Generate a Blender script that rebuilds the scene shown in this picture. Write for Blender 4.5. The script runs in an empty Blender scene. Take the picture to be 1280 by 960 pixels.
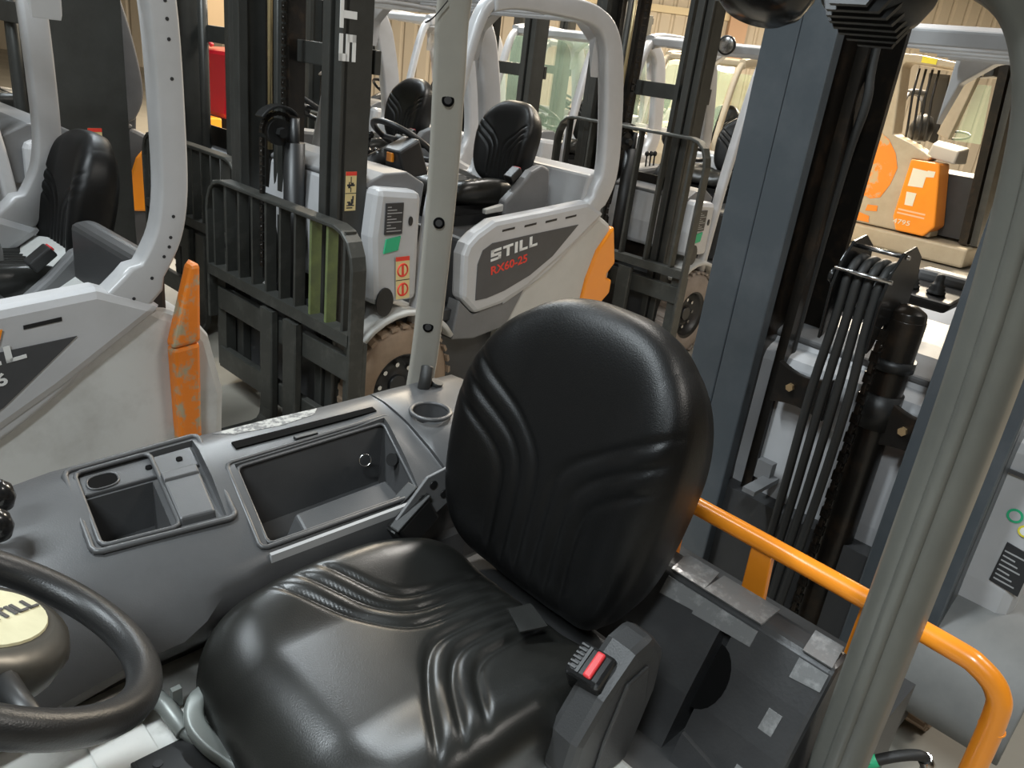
import bpy, bmesh, math, random
from mathutils import Vector, Matrix
random.seed(7)
PI = math.pi
C = bpy.context.scene.collection
S = bpy.context.scene
# ------------------------------------------------------------------ camera
PITCH = math.atan(406/975.0); ROLL = math.atan(300/2320.0); EYE = 1.75
r0 = Vector((1, 0, 0)); u0 = Vector((0, math.sin(PITCH), math.cos(PITCH))); fw = Vector((0, math.cos(PITCH), -math.sin(PITCH)))
RR = math.cos(ROLL)*r0 + math.sin(ROLL)*u0; UU = -math.sin(ROLL)*r0 + math.cos(ROLL)*u0
cd = bpy.data.cameras.new('camera'); cam = bpy.data.objects.new('camera', cd); C.objects.link(cam)
cd.sensor_width = 36; cd.lens = 975/1280*36; cd.clip_start = 0.02; cd.clip_end = 200
M = Matrix.Identity(4)
for i in range(3):
    M[i][0] = RR[i]; M[i][1] = UU[i]; M[i][2] = -fw[i]
M[2][3] = EYE
cam.matrix_world = M
S.camera = cam
# ------------------------------------------------------------------ world and exposure
S.view_settings.view_transform = 'Standard'; S.view_settings.look = 'None'; S.view_settings.gamma = 1
S.view_settings.use_curve_mapping = False
S.view_settings.exposure = 0.12
w = bpy.data.worlds.new('world'); S.world = w; w.use_nodes = True
w.node_tree.nodes['Background'].inputs[0].default_value = (1.0, 0.93, 0.82, 1)
w.node_tree.nodes['Background'].inputs[1].default_value = 0.08
# ------------------------------------------------------------------ hall lamps (LED battens and daylight panel under the roof)
LAMPS = []
def hall_lamp(x, y, z, sx, sy, watt, col, rz):
    LAMPS.append((x, y, z, sx, sy, rz))
    l = bpy.data.lights.new('hall_light', 'AREA'); l.shape = 'RECTANGLE'; l.size = sx; l.size_y = sy; l.energy = watt; l.color = col
    o = bpy.data.objects.new('hall_light', l); C.objects.link(o); o.location = (x, y, z-0.08); o.rotation_euler = (0, 0, rz)
WARM = (1.0, 0.86, 0.66); NEUT = (1.0, 0.95, 0.88); COOL = (0.86, 0.95, 1.0)
hall_lamp(-2.4, 1.0, 5.2, 1.6, 0.35, 230, COOL, 0.8)
hall_lamp(-2.8, 6.5, 5.2, 3.2, 0.3, 260, COOL, -0.8)
hall_lamp(1.2, 6.0, 5.2, 1.6, 0.35, 190, NEUT, 0.8)
hall_lamp(-1.0, -2.5, 5.2, 1.6, 0.35, 240, COOL, 0.8)
hall_lamp(3.6, 1.5, 5.2, 1.6, 0.35, 130, NEUT, 0.8)
hall_lamp(-2.0, 11.0, 5.6, 1.6, 0.35, 520, WARM, 0.8)
hall_lamp(5.0, 12.5, 5.6, 1.8, 0.5, 1700, WARM, 0.8)
hall_lamp(8.5, 16.5, 5.6, 1.8, 0.5, 1500, WARM, 0.8)
hall_lamp(1.5, 17.5, 5.6, 1.8, 0.5, 1100, WARM, 0.8)
hall_lamp(-7.0, 13.0, 5.6, 1.8, 0.5, 260, WARM, 0.8)
# ------------------------------------------------------------------ materials
MATS = {}
def mat(name, col, rough=0.5, metal=0.0, n=0.0, ns=8.0, col2=None, bump=0.0, bs=60.0, coat=0.0, emit=0, alpha=1, trans=0, spec=None, thr=None, rn=0.0):
    if name in MATS: return MATS[name]
    m = bpy.data.materials.new(name); m.use_nodes = True; nt = m.node_tree; b = nt.nodes['Principled BSDF']
    b.inputs['Base Color'].default_value = (*col, 1); b.inputs['Roughness'].default_value = rough; b.inputs['Metallic'].default_value = metal
    if coat: b.inputs['Coat Weight'].default_value = coat; b.inputs['Coat Roughness'].default_value = 0.2
    if spec is not None: b.inputs['Specular IOR Level'].default_value = spec
    if trans: b.inputs['Transmission Weight'].default_value = trans; b.inputs['IOR'].default_value = 1.1
    if alpha < 1: b.inputs['Alpha'].default_value = alpha
    if emit: b.inputs['Emission Color'].default_value = (*col, 1); b.inputs['Emission Strength'].default_value = emit
    if col2 is not None or bump:
        tc = nt.nodes.new('ShaderNodeTexCoord')
    if col2 is not None:
        nz = nt.nodes.new('ShaderNodeTexNoise'); nz.inputs['Scale'].default_value = ns; nz.inputs['Detail'].default_value = 6; nz.inputs['Roughness'].default_value = 0.65
        nt.links.new(tc.outputs['Object'], nz.inputs['Vector'])
        rp = nt.nodes.new('ShaderNodeValToRGB')
        a, c = thr if thr else (0.5-0.2, 0.5+0.2)
        rp.color_ramp.elements[0].position = a; rp.color_ramp.elements[1].position = c
        rp.color_ramp.elements[0].color = (*col, 1); rp.color_ramp.elements[1].color = (*col2, 1)
        nt.links.new(nz.outputs['Fac'], rp.inputs['Fac']); nt.links.new(rp.outputs['Color'], b.inputs['Base Color'])
        if rn:
            mr = nt.nodes.new('ShaderNodeMapRange'); mr.inputs['To Min'].default_value = rough-rn; mr.inputs['To Max'].default_value = rough+rn
            nt.links.new(nz.outputs['Fac'], mr.inputs['Value']); nt.links.new(mr.outputs['Result'], b.inputs['Roughness'])
    if bump:
        nb = nt.nodes.new('ShaderNodeTexNoise'); nb.inputs['Scale'].default_value = bs; nb.inputs['Detail'].default_value = 3
        nt.links.new(tc.outputs['Object'], nb.inputs['Vector'])
        bp = nt.nodes.new('ShaderNodeBump'); bp.inputs['Strength'].default_value = bump; bp.inputs['Distance'].default_value = 0.002
        nt.links.new(nb.outputs['Fac'], bp.inputs['Height']); nt.links.new(bp.outputs['Normal'], b.inputs['Normal'])
    MATS[name] = m; return m
silver = mat('silver_paint', (0.42, 0.42, 0.42), 0.38, 0.0, col2=(0.50, 0.50, 0.51), ns=3, bump=0.03, rn=0.08, coat=0.3)
silver_d = mat('silver_paint_dirty', (0.46, 0.45, 0.42), 0.5, 0.0, col2=(0.52, 0.51, 0.48), ns=5, bump=0.05, rn=0.1)
fenderm = mat('fender_grey', (0.19, 0.19, 0.18), 0.5, col2=(0.15, 0.15, 0.145), ns=9, bump=0.06)
scuffed = mat('scuffed_grey_paint', (0.56, 0.56, 0.54), 0.45, 0.0, col2=(0.42, 0.41, 0.385), ns=7, thr=(0.45, 0.8), bump=0.06)
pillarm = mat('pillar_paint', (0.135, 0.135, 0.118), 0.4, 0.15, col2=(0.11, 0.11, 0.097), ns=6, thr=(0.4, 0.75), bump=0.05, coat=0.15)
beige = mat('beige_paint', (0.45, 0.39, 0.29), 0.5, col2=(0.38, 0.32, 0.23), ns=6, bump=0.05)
cabgrey = mat('cab_grey_plastic', (0.17, 0.17, 0.172), 0.5, col2=(0.13, 0.13, 0.13), ns=5, bump=0.15, bs=300)
cabdark = mat('dark_cab_plastic', (0.045, 0.045, 0.046), 0.42, col2=(0.035, 0.035, 0.035), ns=8, bump=0.15, bs=350)
console_m = mat('console_plastic', (0.076, 0.076, 0.077), 0.36, col2=(0.058, 0.058, 0.059), ns=7, bump=0.10, bs=420, rn=0.06)
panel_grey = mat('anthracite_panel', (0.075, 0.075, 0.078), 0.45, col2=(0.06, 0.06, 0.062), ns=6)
vinyl = mat('black_vinyl', (0.011, 0.011, 0.010), 0.31, bump=0.12, bs=420, col2=(0.016, 0.016, 0.014), ns=10, rn=0.05, spec=0.5)
vinyl2 = mat('black_vinyl_matt', (0.006, 0.006, 0.006), 0.40, bump=0.22, bs=420, spec=0.3)
blackp = mat('black_plastic', (0.016, 0.016, 0.016), 0.42)
blackg = mat('glossy_black_plastic', (0.012, 0.012, 0.012), 0.2)
orange_far = mat('scuffed_orange_patch', (0.84, 0.24, 0.02), 0.45, col2=(0.50, 0.36, 0.20), ns=5, thr=(0.55, 0.62))
rubber = mat('black_rubber', (0.02, 0.02, 0.019), 0.55, bump=0.2, bs=200)
wheelrim_m = mat('steering_rim_rubber', (0.016, 0.016, 0.016), 0.36, bump=0.2, bs=500)
mastm = mat('mast_dark_steel', (0.062, 0.063, 0.058), 0.42, 0.35, col2=(0.042, 0.042, 0.038), ns=7, bump=0.08, rn=0.1)
mastb = mat('mast_blue_grey', (0.078, 0.090, 0.100), 0.36, 0.25, col2=(0.11, 0.12, 0.13), ns=5, bump=0.08, thr=(0.45, 0.8), rn=0.08)
greasy = mat('greasy_steel', (0.014, 0.012, 0.010), 0.28, 0.3, col2=(0.05, 0.032, 0.02), ns=12, thr=(0.5, 0.8), bump=0.3, bs=50)
carriage_m = mat('worn_carriage_steel', (0.055, 0.056, 0.05), 0.5, 0.3, col2=(0.10, 0.10, 0.09), ns=14, thr=(0.5, 0.8), bump=0.15, bs=80)
greenbar = mat('green_tinted_steel', (0.16, 0.20, 0.07), 0.5, col2=(0.10, 0.12, 0.06), ns=14)
yellow = mat('yellow_paint', (0.62, 0.48, 0.03), 0.5, col2=(0.10, 0.09, 0.05), ns=60, thr=(0.5, 0.6))
orange = mat('orange_paint', (0.93, 0.31, 0.02), 0.28, col2=(0.88, 0.28, 0.02), ns=5, coat=0.4, bump=0.03)
orange_w = mat('worn_orange_paint', (0.80, 0.22, 0.02), 0.45, col2=(0.40, 0.34, 0.22), ns=16, thr=(0.5, 0.6), bump=0.2, bs=60)
chrome = mat('bright_steel', (0.6, 0.6, 0.6), 0.22, 1.0)
steelg = mat('cast_grey_lever', (0.20, 0.215, 0.20), 0.38, 0.2, col2=(0.16, 0.17, 0.16), ns=12, bump=0.1)
hoodm = mat('pale_floor_plate', (0.70, 0.69, 0.65), 0.5, col2=(0.45, 0.44, 0.40), ns=18, thr=(0.5, 0.8), bump=0.3, bs=40)
tyre = mat('dusty_brown_tyre', (0.31, 0.22, 0.15), 0.75, col2=(0.21, 0.15, 0.10), ns=10, bump=0.3, bs=60)
tyre2 = mat('dusty_grey_tyre', (0.30, 0.25, 0.21), 0.75, col2=(0.22, 0.18, 0.15), ns=10, bump=0.3, bs=60)
tyrek = mat('black_tyre', (0.03, 0.028, 0.025), 0.7)
redp = mat('red_plastic', (0.62, 0.035, 0.04), 0.35)
redpaint = mat('red_paint', (0.36, 0.006, 0.018), 0.3, coat=0.5)
white = mat('white_print', (0.78, 0.78, 0.76), 0.5)
redprint = mat('red_print', (0.75, 0.05, 0.03), 0.5)
cream = mat('cream_sticker', (0.72, 0.58, 0.28), 0.5)
creamw = mat('cream_hub_label', (0.62, 0.60, 0.42), 0.4, col2=(0.52, 0.50, 0.34), ns=20)
greens = mat('green_sticker', (0.03, 0.42, 0.20), 0.5)
yellows = mat('yellow_sticker', (0.75, 0.65, 0.05), 0.5)
recess = mat('recess_black', (0.003, 0.003, 0.003), 0.9, spec=0.1)
labelk = mat('black_label', (0.03, 0.03, 0.032), 0.4)
labelt = mat('label_print_grey', (0.35, 0.35, 0.35), 0.5)
tape = mat('clear_tape', (0.16, 0.16, 0.158), 0.16, col2=(0.28, 0.28, 0.275), ns=30, thr=(0.5, 0.7), bump=1.0, bs=45)
glass = mat('green_tinted_glass', (0.62, 0.78, 0.55), 0.03, alpha=0.22, spec=0.6)
glassd = mat('smoked_glass', (0.05, 0.07, 0.05), 0.05, alpha=0.6, spec=0.6)
floor_m = mat('concrete_floor', (0.36, 0.335, 0.285), 0.42, col2=(0.28, 0.26, 0.22), ns=0.9, bump=0.05, bs=12, rn=0.12)
wall_m = mat('beige_sheet_wall', (0.56, 0.50, 0.41), 0.55)
wall_p = mat('beige_board', (0.72, 0.55, 0.36), 0.6)
ceil_m = mat('ceiling_paint', (0.10, 0.095, 0.085), 0.8)
lampe = mat('lamp_diffuser', (1.0, 0.95, 0.88), 0.5, emit=6)
paper = mat('paper_label', (0.75, 0.72, 0.6), 0.6)
# ------------------------------------------------------------------ mesh helpers
class MB:
    def __init__(s): s.bm = bmesh.new(); s.T = Matrix.Identity(4)
    def v(s, p): return s.bm.verts.new(s.T @ Vector(p))
    def face(s, vs, mi=0, sm=False):
        try:
            f = s.bm.faces.new(vs); f.material_index = mi; f.smooth = sm; return f
        except ValueError: return None
    def box(s, a, b, mi=0):
        x0, x1 = sorted((a[0], b[0])); y0, y1 = sorted((a[1], b[1])); z0, z1 = sorted((a[2], b[2]))
        v = [s.v(p) for p in ((x0, y0, z0), (x1, y0, z0), (x1, y1, z0), (x0, y1, z0), (x0, y0, z1), (x1, y0, z1), (x1, y1, z1), (x0, y1, z1))]
        for q in ((0, 3, 2, 1), (4, 5, 6, 7), (0, 1, 5, 4), (1, 2, 6, 5), (2, 3, 7, 6), (3, 0, 4, 7)): s.face([v[i] for i in q], mi)
        return s
    def hexa(s, bot, top, mi=0):
        n = len(bot); a = [s.v(p) for p in bot]; b = [s.v(p) for p in top]
        s.face(a[::-1], mi); s.face(b, mi)
        for i in range(n): s.face([a[i], a[(i+1) % n], b[(i+1) % n], b[i]], mi)
        return s
    def prism(s, pts, a, b, axis='y', mi=0):
        def P(p, t): return (p[0], t, p[1]) if axis == 'y' else ((t, p[0], p[1]) if axis == 'x' else (p[0], p[1], t))
        return s.hexa([P(p, a) for p in pts], [P(p, b) for p in pts], mi)
    def loft(s, rings, closed=True, caps=True, sm=True, mi=0):
        R = [[s.v(p) for p in r] for r in rings]; n = len(R[0])
        for i in range(len(R)-1):
            for j in range(n if closed else n-1):
                s.face([R[i][j], R[i][(j+1) % n], R[i+1][(j+1) % n], R[i+1][j]], mi, sm)
        if caps: s.face(R[0][::-1], mi); s.face(R[-1], mi)
        return s
    def tube(s, path, r, n=10, sm=True, mi=0, caps=True):
        P = [Vector(p) for p in path]; m = len(P)
        T = [(P[min(i+1, m-1)]-P[max(i-1, 0)]).normalized() for i in range(m)]
        up = Vector((0, 0, 1)) if abs(T[0].z) < 0.9 else Vector((1, 0, 0))
        N = (up - T[0]*up.dot(T[0])).normalized(); rings = []
        for i in range(m):
            N = (N - T[i]*N.dot(T[i])).normalized(); B = T[i].cross(N); rr = r[i] if isinstance(r, (list, tuple)) else r
            rings.append([P[i]+N*(rr*math.cos(2*PI*k/n))+B*(rr*math.sin(2*PI*k/n)) for k in range(n)])
        return s.loft(rings, sm=sm, mi=mi, caps=caps)
    def sweep(s, path, sec, nrm, sm=False, mi=0, scale=None, caps=True):
        # sec: (a along in-plane perpendicular, b along nrm)
        P = [Vector(p) for p in path]; m = len(P); nn = Vector(nrm).normalized(); rings = []
        for i in range(m):
            t = (P[min(i+1, m-1)]-P[max(i-1, 0)]).normalized(); q = t.cross(nn).normalized(); k = scale[i] if scale else 1
            rings.append([P[i]+q*(a*k)+nn*b for a, b in sec])
        return s.loft(rings, sm=sm, mi=mi, caps=caps)
    def cyl(s, c, r, h, axis='z', n=20, r2=None, mi=0, sm=True):
        r2 = r if r2 is None else r2; c = Vector(c)
        d = {'x': Vector((1, 0, 0)), 'y': Vector((0, 1, 0)), 'z': Vector((0, 0, 1))}[axis] if isinstance(axis, str) else Vector(axis).normalized()
        e1 = d.orthogonal().normalized(); e2 = d.cross(e1)
        rings = [[c+d*t+e1*(q*math.cos(2*PI*k/n))+e2*(q*math.sin(2*PI*k/n)) for k in range(n)] for t, q in ((0, r), (h, r2))]
        return s.loft(rings, sm=sm, mi=mi)
    def lathe(s, prof, c, axis='z', n=28, mi=0, sm=True, caps=False):
        c = Vector(c); d = {'x': Vector((1, 0, 0)), 'y': Vector((0, 1, 0)), 'z': Vector((0, 0, 1))}[axis] if isinstance(axis, str) else Vector(axis).normalized()
        e1 = d.orthogonal().normalized(); e2 = d.cross(e1)
        rings = [[c+d*t+e1*(q*math.cos(2*PI*k/n))+e2*(q*math.sin(2*PI*k/n)) for k in range(n)] for q, t in prof]
        return s.loft(rings, sm=sm, mi=mi, caps=caps)
    def torus(s, c, R, r, axis, n=48, k=12, mi=0):
        c = Vector(c); d = Vector(axis).normalized(); e1 = d.orthogonal().normalized(); e2 = d.cross(e1)
        rings = []
        for i in range(n+1):
            a = 2*PI*i/n; q = e1*math.cos(a)+e2*math.sin(a)
            rings.append([c+q*(R+r*math.cos(2*PI*j/k))+d*(r*math.sin(2*PI*j/k)) for j in range(k)])
        return s.loft(rings, caps=False, mi=mi)
    def mesh(s, name):
        bmesh.ops.remove_doubles(s.bm, verts=s.bm.verts, dist=1e-6)
        bmesh.ops.recalc_face_normals(s.bm, faces=s.bm.faces)
        me = bpy.data.meshes.new(name); s.bm.to_mesh(me); s.bm.free(); return me
def cr(pts, n=6):
    P = [Vector(p) for p in pts]; out = []
    for i in range(len(P)-1):
        a = P[max(i-1, 0)]; b = P[i]; c = P[i+1]; d = P[min(i+2, len(P)-1)]
        for k in range(n):
            t = k/n; out.append(0.5*((2*b)+(c-a)*t+(2*a-5*b+4*c-d)*t*t+(3*b-a-3*c+d)*t**3))
    out.append(P[-1]); return out
def rr(w, h, r, n=4):
    out = []
    for cx, cy, a0 in ((w/2-r, h/2-r, 0), (-w/2+r, h/2-r, PI/2), (-w/2+r, -h/2+r, PI), (w/2-r, -h/2+r, 1.5*PI)):
        for i in range(n+1): a = a0+PI/2*i/n; out.append((cx+r*math.cos(a), cy+r*math.sin(a)))
    return out
def obj(name, mb, m, parent=None, label=None, bev=0, sm=False, kind=None):
    me = mb if isinstance(mb, bpy.types.Mesh) else mb.mesh(name)
    if not len(me.materials):
        for x in (m if isinstance(m, (list, tuple)) else [m]): me.materials.append(x)
    o = bpy.data.objects.new(name, me); C.objects.link(o); o.parent = parent
    if label: o['label'] = label
    if kind: o['kind'] = kind
    if bev:
        b = o.modifiers.new('bevel', 'BEVEL'); b.width = bev; b.segments = 2; b.limit_method = 'ANGLE'; b.angle_limit = 0.6
    return o
def thing(name, label, cat, loc=(0, 0, 0), rz=0, group=None):
    o = bpy.data.objects.new(name, None); C.objects.link(o); o.empty_display_size = 0.1
    o.location = loc; o.rotation_euler = (0, 0, rz); o['label'] = label; o['category'] = cat
    if group: o['group'] = group
    return o
def tag(o, label, cat, group=None):
    o['label'] = label; o['category'] = cat
    if group: o['group'] = group
    return o
def cut(o, cutters):
    for c in cutters:
        co = bpy.data.objects.new('tool', c.mesh('tool')); C.objects.link(co); co.parent = o.parent
        md = o.modifiers.new('cut', 'BOOLEAN'); md.object = co; md.operation = 'DIFFERENCE'; md.solver = 'EXACT'
        dg = bpy.context.evaluated_depsgraph_get(); dg.update()
        me = bpy.data.meshes.new_from_object(o.evaluated_get(dg))
        o.modifiers.clear(); o.data = me; bpy.data.objects.remove(co)
def frame_pt(yaw, x, y, z=0):
    a = math.radians(yaw); return Vector((x*math.cos(a)-y*math.sin(a), x*math.sin(a)+y*math.cos(a), z))
FONTC = {}
def text(name, s, size, o, right, up, m, parent, ext=0.0015, sx=1.0, bold=0.0, label=None):
    cu = bpy.data.curves.new('txt', 'FONT'); cu.body = s; cu.size = size; cu.extrude = ext; cu.offset = bold; cu.resolution_u = 3
    to = bpy.data.objects.new('txt', cu); C.objects.link(to)
    dg = bpy.context.evaluated_depsgraph_get(); dg.update()
    me = bpy.data.meshes.new_from_object(to.evaluated_get(dg)); bpy.data.objects.remove(to)
    r = Vector(right).normalized(); u = Vector(up).normalized(); n = r.cross(u)
    mt = Matrix(((r.x*sx, u.x, n.x, o[0]), (r.y*sx, u.y, n.y, o[1]), (r.z*sx, u.z, n.z, o[2]), (0, 0, 0, 1)))
    me.transform(mt); me.materials.clear()
    return obj(name, me, m, parent, label)
def wide_word(name, word, h, o, right, up, m, parent, label=None):
    # squared wide capitals made of bars
    B = {'S': [(0, 0, 1, .22), (0, .39, 1, .61), (0, .78, 1, 1), (0, .5, .28, 1), (.72, 0, 1, .5)], 'T': [(0, .78, 1, 1), (.36, 0, .64, .8)],
         'I': [(0, 0, .28, 1)], 'L': [(0, 0, .28, 1), (0, 0, .85, .22)]}
    W = {'S': 1, 'T': 1, 'I': .28, 'L': .85}
    r = Vector(right).normalized(); u = Vector(up).normalized(); n = r.cross(u); o = Vector(o); mb = MB(); x = 0
    for ch in word:
        for a, b, c, d in B[ch]:
            p = [o+r*((x+q[0])*h*1.25)+u*(q[1]*h) for q in ((a, b), (c, b), (c, d), (a, d))]
            mb.hexa(p, [q+n*0.0015 for q in p])
        x += W[ch]+0.2
    return obj(name, mb, m, parent, label)
def flat(name, pts, n, t, m, parent, label=None, bev=0):
    n = Vector(n).normalized(); return obj(name, MB().hexa([Vector(p) for p in pts], [Vector(p)+n*t for p in pts]), m, parent, label, bev)
# ------------------------------------------------------------------ seat meshes (shared by every truck)
def groove(s, v):
    # s: 0 rear .. 1 front (cushion) / 0 bottom .. 1 top (backrest); v: lateral metres
    g = 0; a = abs(v); w = 0.035
    for k in range(3):
        off = 0.018+0.036*k; sb = 0.48-0.035*k
        t = (s-sb)/w; sp = w*(math.log1p(math.exp(t)) if t < 30 else t); sl = 1/(1+math.exp(-max(-30, min(30, t))))
        d = abs(a-off-sp*0.86)*(1-0.28*sl)
        if s < 0.14: d += (0.14-s)*0.15
        fade = 1-ss((a-0.17)/0.075)
        fade *= 1-ss((s-0.72)/0.2)
        fade *= ss(s/0.12)
        g += math.exp(-(d/0.009)**2)*fade
    return g
def ss(t):
    t = max(0, min(1, t)); return t*t*(3-2*t)
def pad_mesh(L, W, kind, n=150):
    mb = MB(); V = {}
    def pos(a, b, bottom=False):
        D = 0.075 if kind == 'cushion' else 0.058
        rho = max(abs(a), abs(b), 1e-6); p = 5.0 if kind == 'cushion' else (4.4 if a < 0 else 4.4-1.2*a)
        N = ((abs(a)/rho)**p+(abs(b)/rho)**p)**(1/p) or 1; x = a/N; y = b/N
        drop = D*(1-max(0, 1-rho**7)**0.48)
        u = (x+1)/2; v = y*W/2
        if kind == 'cushion':
            wf = 0.86+0.14*min(1, max(0, u/0.35)) - 0.05*max(0, u-0.7)/0.3
            v *= wf
            vv = abs(v)/(W/2)
            h = 0.040*ss((vv-0.35)/0.55)*(1-0.55*ss((u-0.45)/0.55)) - 0.035*max(0, (u-0.8)/0.2)**2 + 0.012*math.sin(u*PI)
            h -= 0.0085*groove(u, v)
        else:
            wf = 0.80+0.20*math.sin(min(1, u/0.60)*PI/2) if u < 0.6 else 1-0.24*((u-0.6)/0.4)**1.7
            v *= wf
            vv = abs(v)/(W/2)
            h = 0.045*ss((vv-0.35)/0.55)*(1-0.7*ss((u-0.5)/0.5)) + 0.012*math.sin(u*PI)
            h -= 0.006*groove(u*0.95, v)
        return u*L, v, h-drop
    grid = []
    for i in range(n+1):
        row = []
        for j in range(n+1):
            a = -1+2*i/n; b = -1+2*j/n
            a = math.sin(a*PI/2)*.6+a*.4; b = math.sin(b*PI/2)*.6+b*.4
            row.append(mb.v(pos(a, b)))
        grid.append(row)
    for i in range(n):
        for j in range(n): mb.face([grid[i][j], grid[i+1][j], grid[i+1][j+1], grid[i][j+1]], 0, True)
    border = [grid[0][j] for j in range(n+1)]+[grid[i][n] for i in range(1, n+1)]+[grid[n][j] for j in range(n-1, -1, -1)]+[grid[i][0] for i in range(n-1, 0, -1)]
    lows = []
    cx = sum(v.co.x for v in border)/len(border)
    zb = -0.115 if kind == 'cushion' else -0.125
    for dz, sc in (((0.5, 0.985), (1, 0.93)) if kind == 'cushion' else ((0.35, 1.0), (0.75, 0.97), (1.0, 0.86))):
        ring = []
        for v in border:
            ring.append(mb.bm.verts.new(((v.co.x-cx)*sc+cx, v.co.y*sc, v.co.z*(1-dz)+zb*dz)))
        lows.append(ring)
    prev = border; m = len(border)
    for ring in lows:
        for i in range(m): mb.face([prev[i], prev[(i+1) % m], ring[(i+1) % m], ring[i]], 0, True)
        prev = ring
    mb.face(prev, 0)
    return mb.mesh(kind)
CUSH = pad_mesh(0.56, 0.53, 'cushion'); BACK = pad_mesh(0.54, 0.47, 'backrest')
CUSH.materials.append(vinyl); BACK.materials.append(vinyl2)
def seat(parent, x, y, z, back_tilt=0.20, detail=True):
    k = 1 if detail else 0.84
    c = obj('seat_cushion', CUSH, vinyl, parent, 'black vinyl seat cushion with pressed chevron grooves' if detail else None); c.location = (x, y, z); c.rotation_euler = (0, -0.05, 0); c.scale = (k, k, k)
    b = obj('backrest', BACK, vinyl2, parent, 'black vinyl backrest with rounded top and pressed grooves' if detail else None)
    # local x -> up, local y -> lateral, local z -> forward
    u = Vector((-math.sin(back_tilt), 0, math.cos(back_tilt))); f = Vector((math.cos(back_tilt), 0, math.sin(back_tilt))); l = f.cross(u)
    b.matrix_local = Matrix(((u.x, l.x, f.x, x+0.01), (u.y, l.y, f.y, y), (u.z, l.z, f.z, z-0.02), (0, 0, 0, 1))) @ Matrix.Diagonal((k, k, k, 1))
    return c, b
def recliner(parent, x, y, z, side=1):
    # side cover next to the seat with buckle
    p = [(-0.12, -0.10), (0.20, -0.10), (0.20, -0.03), (0.10, 0.05), (0.03, 0.12), (-0.05, 0.15), (-0.11, 0.13), (-0.13, 0.02)]
    o = obj('recliner_cover', MB().prism([(x+a, z+b) for a, b in p], y-0.028, y+0.028), cabgrey if side > 0 else cabdark, parent, bev=0.012)
    return o
def buckle(parent, x, y, z, ang=0.9):
    T = Matrix.Translation((x, y, z)) @ Matrix.Rotation(-ang, 4, 'Y')
    mb = MB(); mb.T = T; mb.box((-0.018, -0.030, -0.045), (0.018, 0.030, 0.035))
    k = obj('belt_buckle', mb, blackp, parent, bev=0.006)
    mb = MB(); mb.T = T; mb.box((0.010, -0.008, 0.0345), (-0.012, 0.008, 0.038)); 
    mb2 = MB(); mb2.T = T; mb2.box((0.0, -0.023, 0.033), (0.012, 0.023, 0.040))
    obj('release_button', mb2, redp, k, 'red release button', bev=0.002)
    return k
# ------------------------------------------------------------------ generic counterbalance forklift
CACHE = {}
def part(name, key, fn, m, parent, label=None, bev=0):
    if key not in CACHE:
        me = fn().mesh(name)
        for x in (m if isinstance(m, (list, tuple)) else [m]): me.materials.append(x)
        CACHE[key] = me
    return obj(name, CACHE[key], m, parent, label, bev)
HW = 0.50
def wheel(parent, x, y, r, wd, side, tm, treads=True, key=''):
    def f():
        mb = MB(); hw = wd/2
        mb.lathe([(r*0.55, -hw), (r*0.62, -hw-0.004), (r*0.90, -hw), (r*0.985, -hw+0.02), (r, -hw+0.05), (r, hw-0.05), (r*0.985, hw-0.02), (r*0.90, hw), (r*0.62, hw+0.004), (r*0.55, hw)], (0, 0, 0), 'y', 40)
        return mb
    w = part('wheel', 'tyre%s%.3f%.2f' % (tm.name, r, wd), f, tm, parent); w.location = (x, y, r)
    if treads:
        def g():
            mb = MB(); n = 30
            for i in range(n):
                a = 2*PI*i/n
                for s in (-1, 1):
                    aa = a+(PI/n if s > 0 else 0)
                    T = Matrix.Rotation(aa, 4, 'Y')
                    mb.T = T
                    mb.hexa([(r-0.004, s*wd*0.50, -0.016), (r-0.004, s*wd*0.10, -0.005), (r-0.004, s*wd*0.10, 0.026), (r-0.004, s*wd*0.50, 0.018)][::s],
                            [(r+0.010, s*wd*0.49, -0.013), (r+0.010, s*wd*0.12, -0.003), (r+0.010, s*wd*0.12, 0.022), (r+0.010, s*wd*0.49, 0.015)][::s])
            return mb
        t = part('tread_blocks', 'tread%s%.3f%.2f' % (tm.name, r, wd), g, tm, w); t['kind'] = 'stuff'
    def h():
        mb = MB(); s = wd/2
        mb.lathe([(0.0, s-0.05), (0.045, s-0.05), (0.05, s-0.055), (r*0.42, s-0.06), (r*0.50, s-0.02), (r*0.56, s+0.004), (r*0.56, -s)], (0, 0, 0), 'y', 32)
        mb.cyl((0, s-0.06, 0), 0.045, 0.03, 'y', 20)
        return mb
    rim = part('wheel_rim', 'rim%.3f%.2f' % (r, wd), h, blackp, w); rim.scale = (1, side, 1)
    for i in range(8):
        n = part('wheel_nut', 'nut', lambda: MB().cyl((0, 0, 0), 0.012, 0.02, 'y', 6, sm=False), chrome, rim)
        n.location = (r*0.33*math.cos(i*PI/4), wd/2-0.06, r*0.33*math.sin(i*PI/4))
    return w
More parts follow.
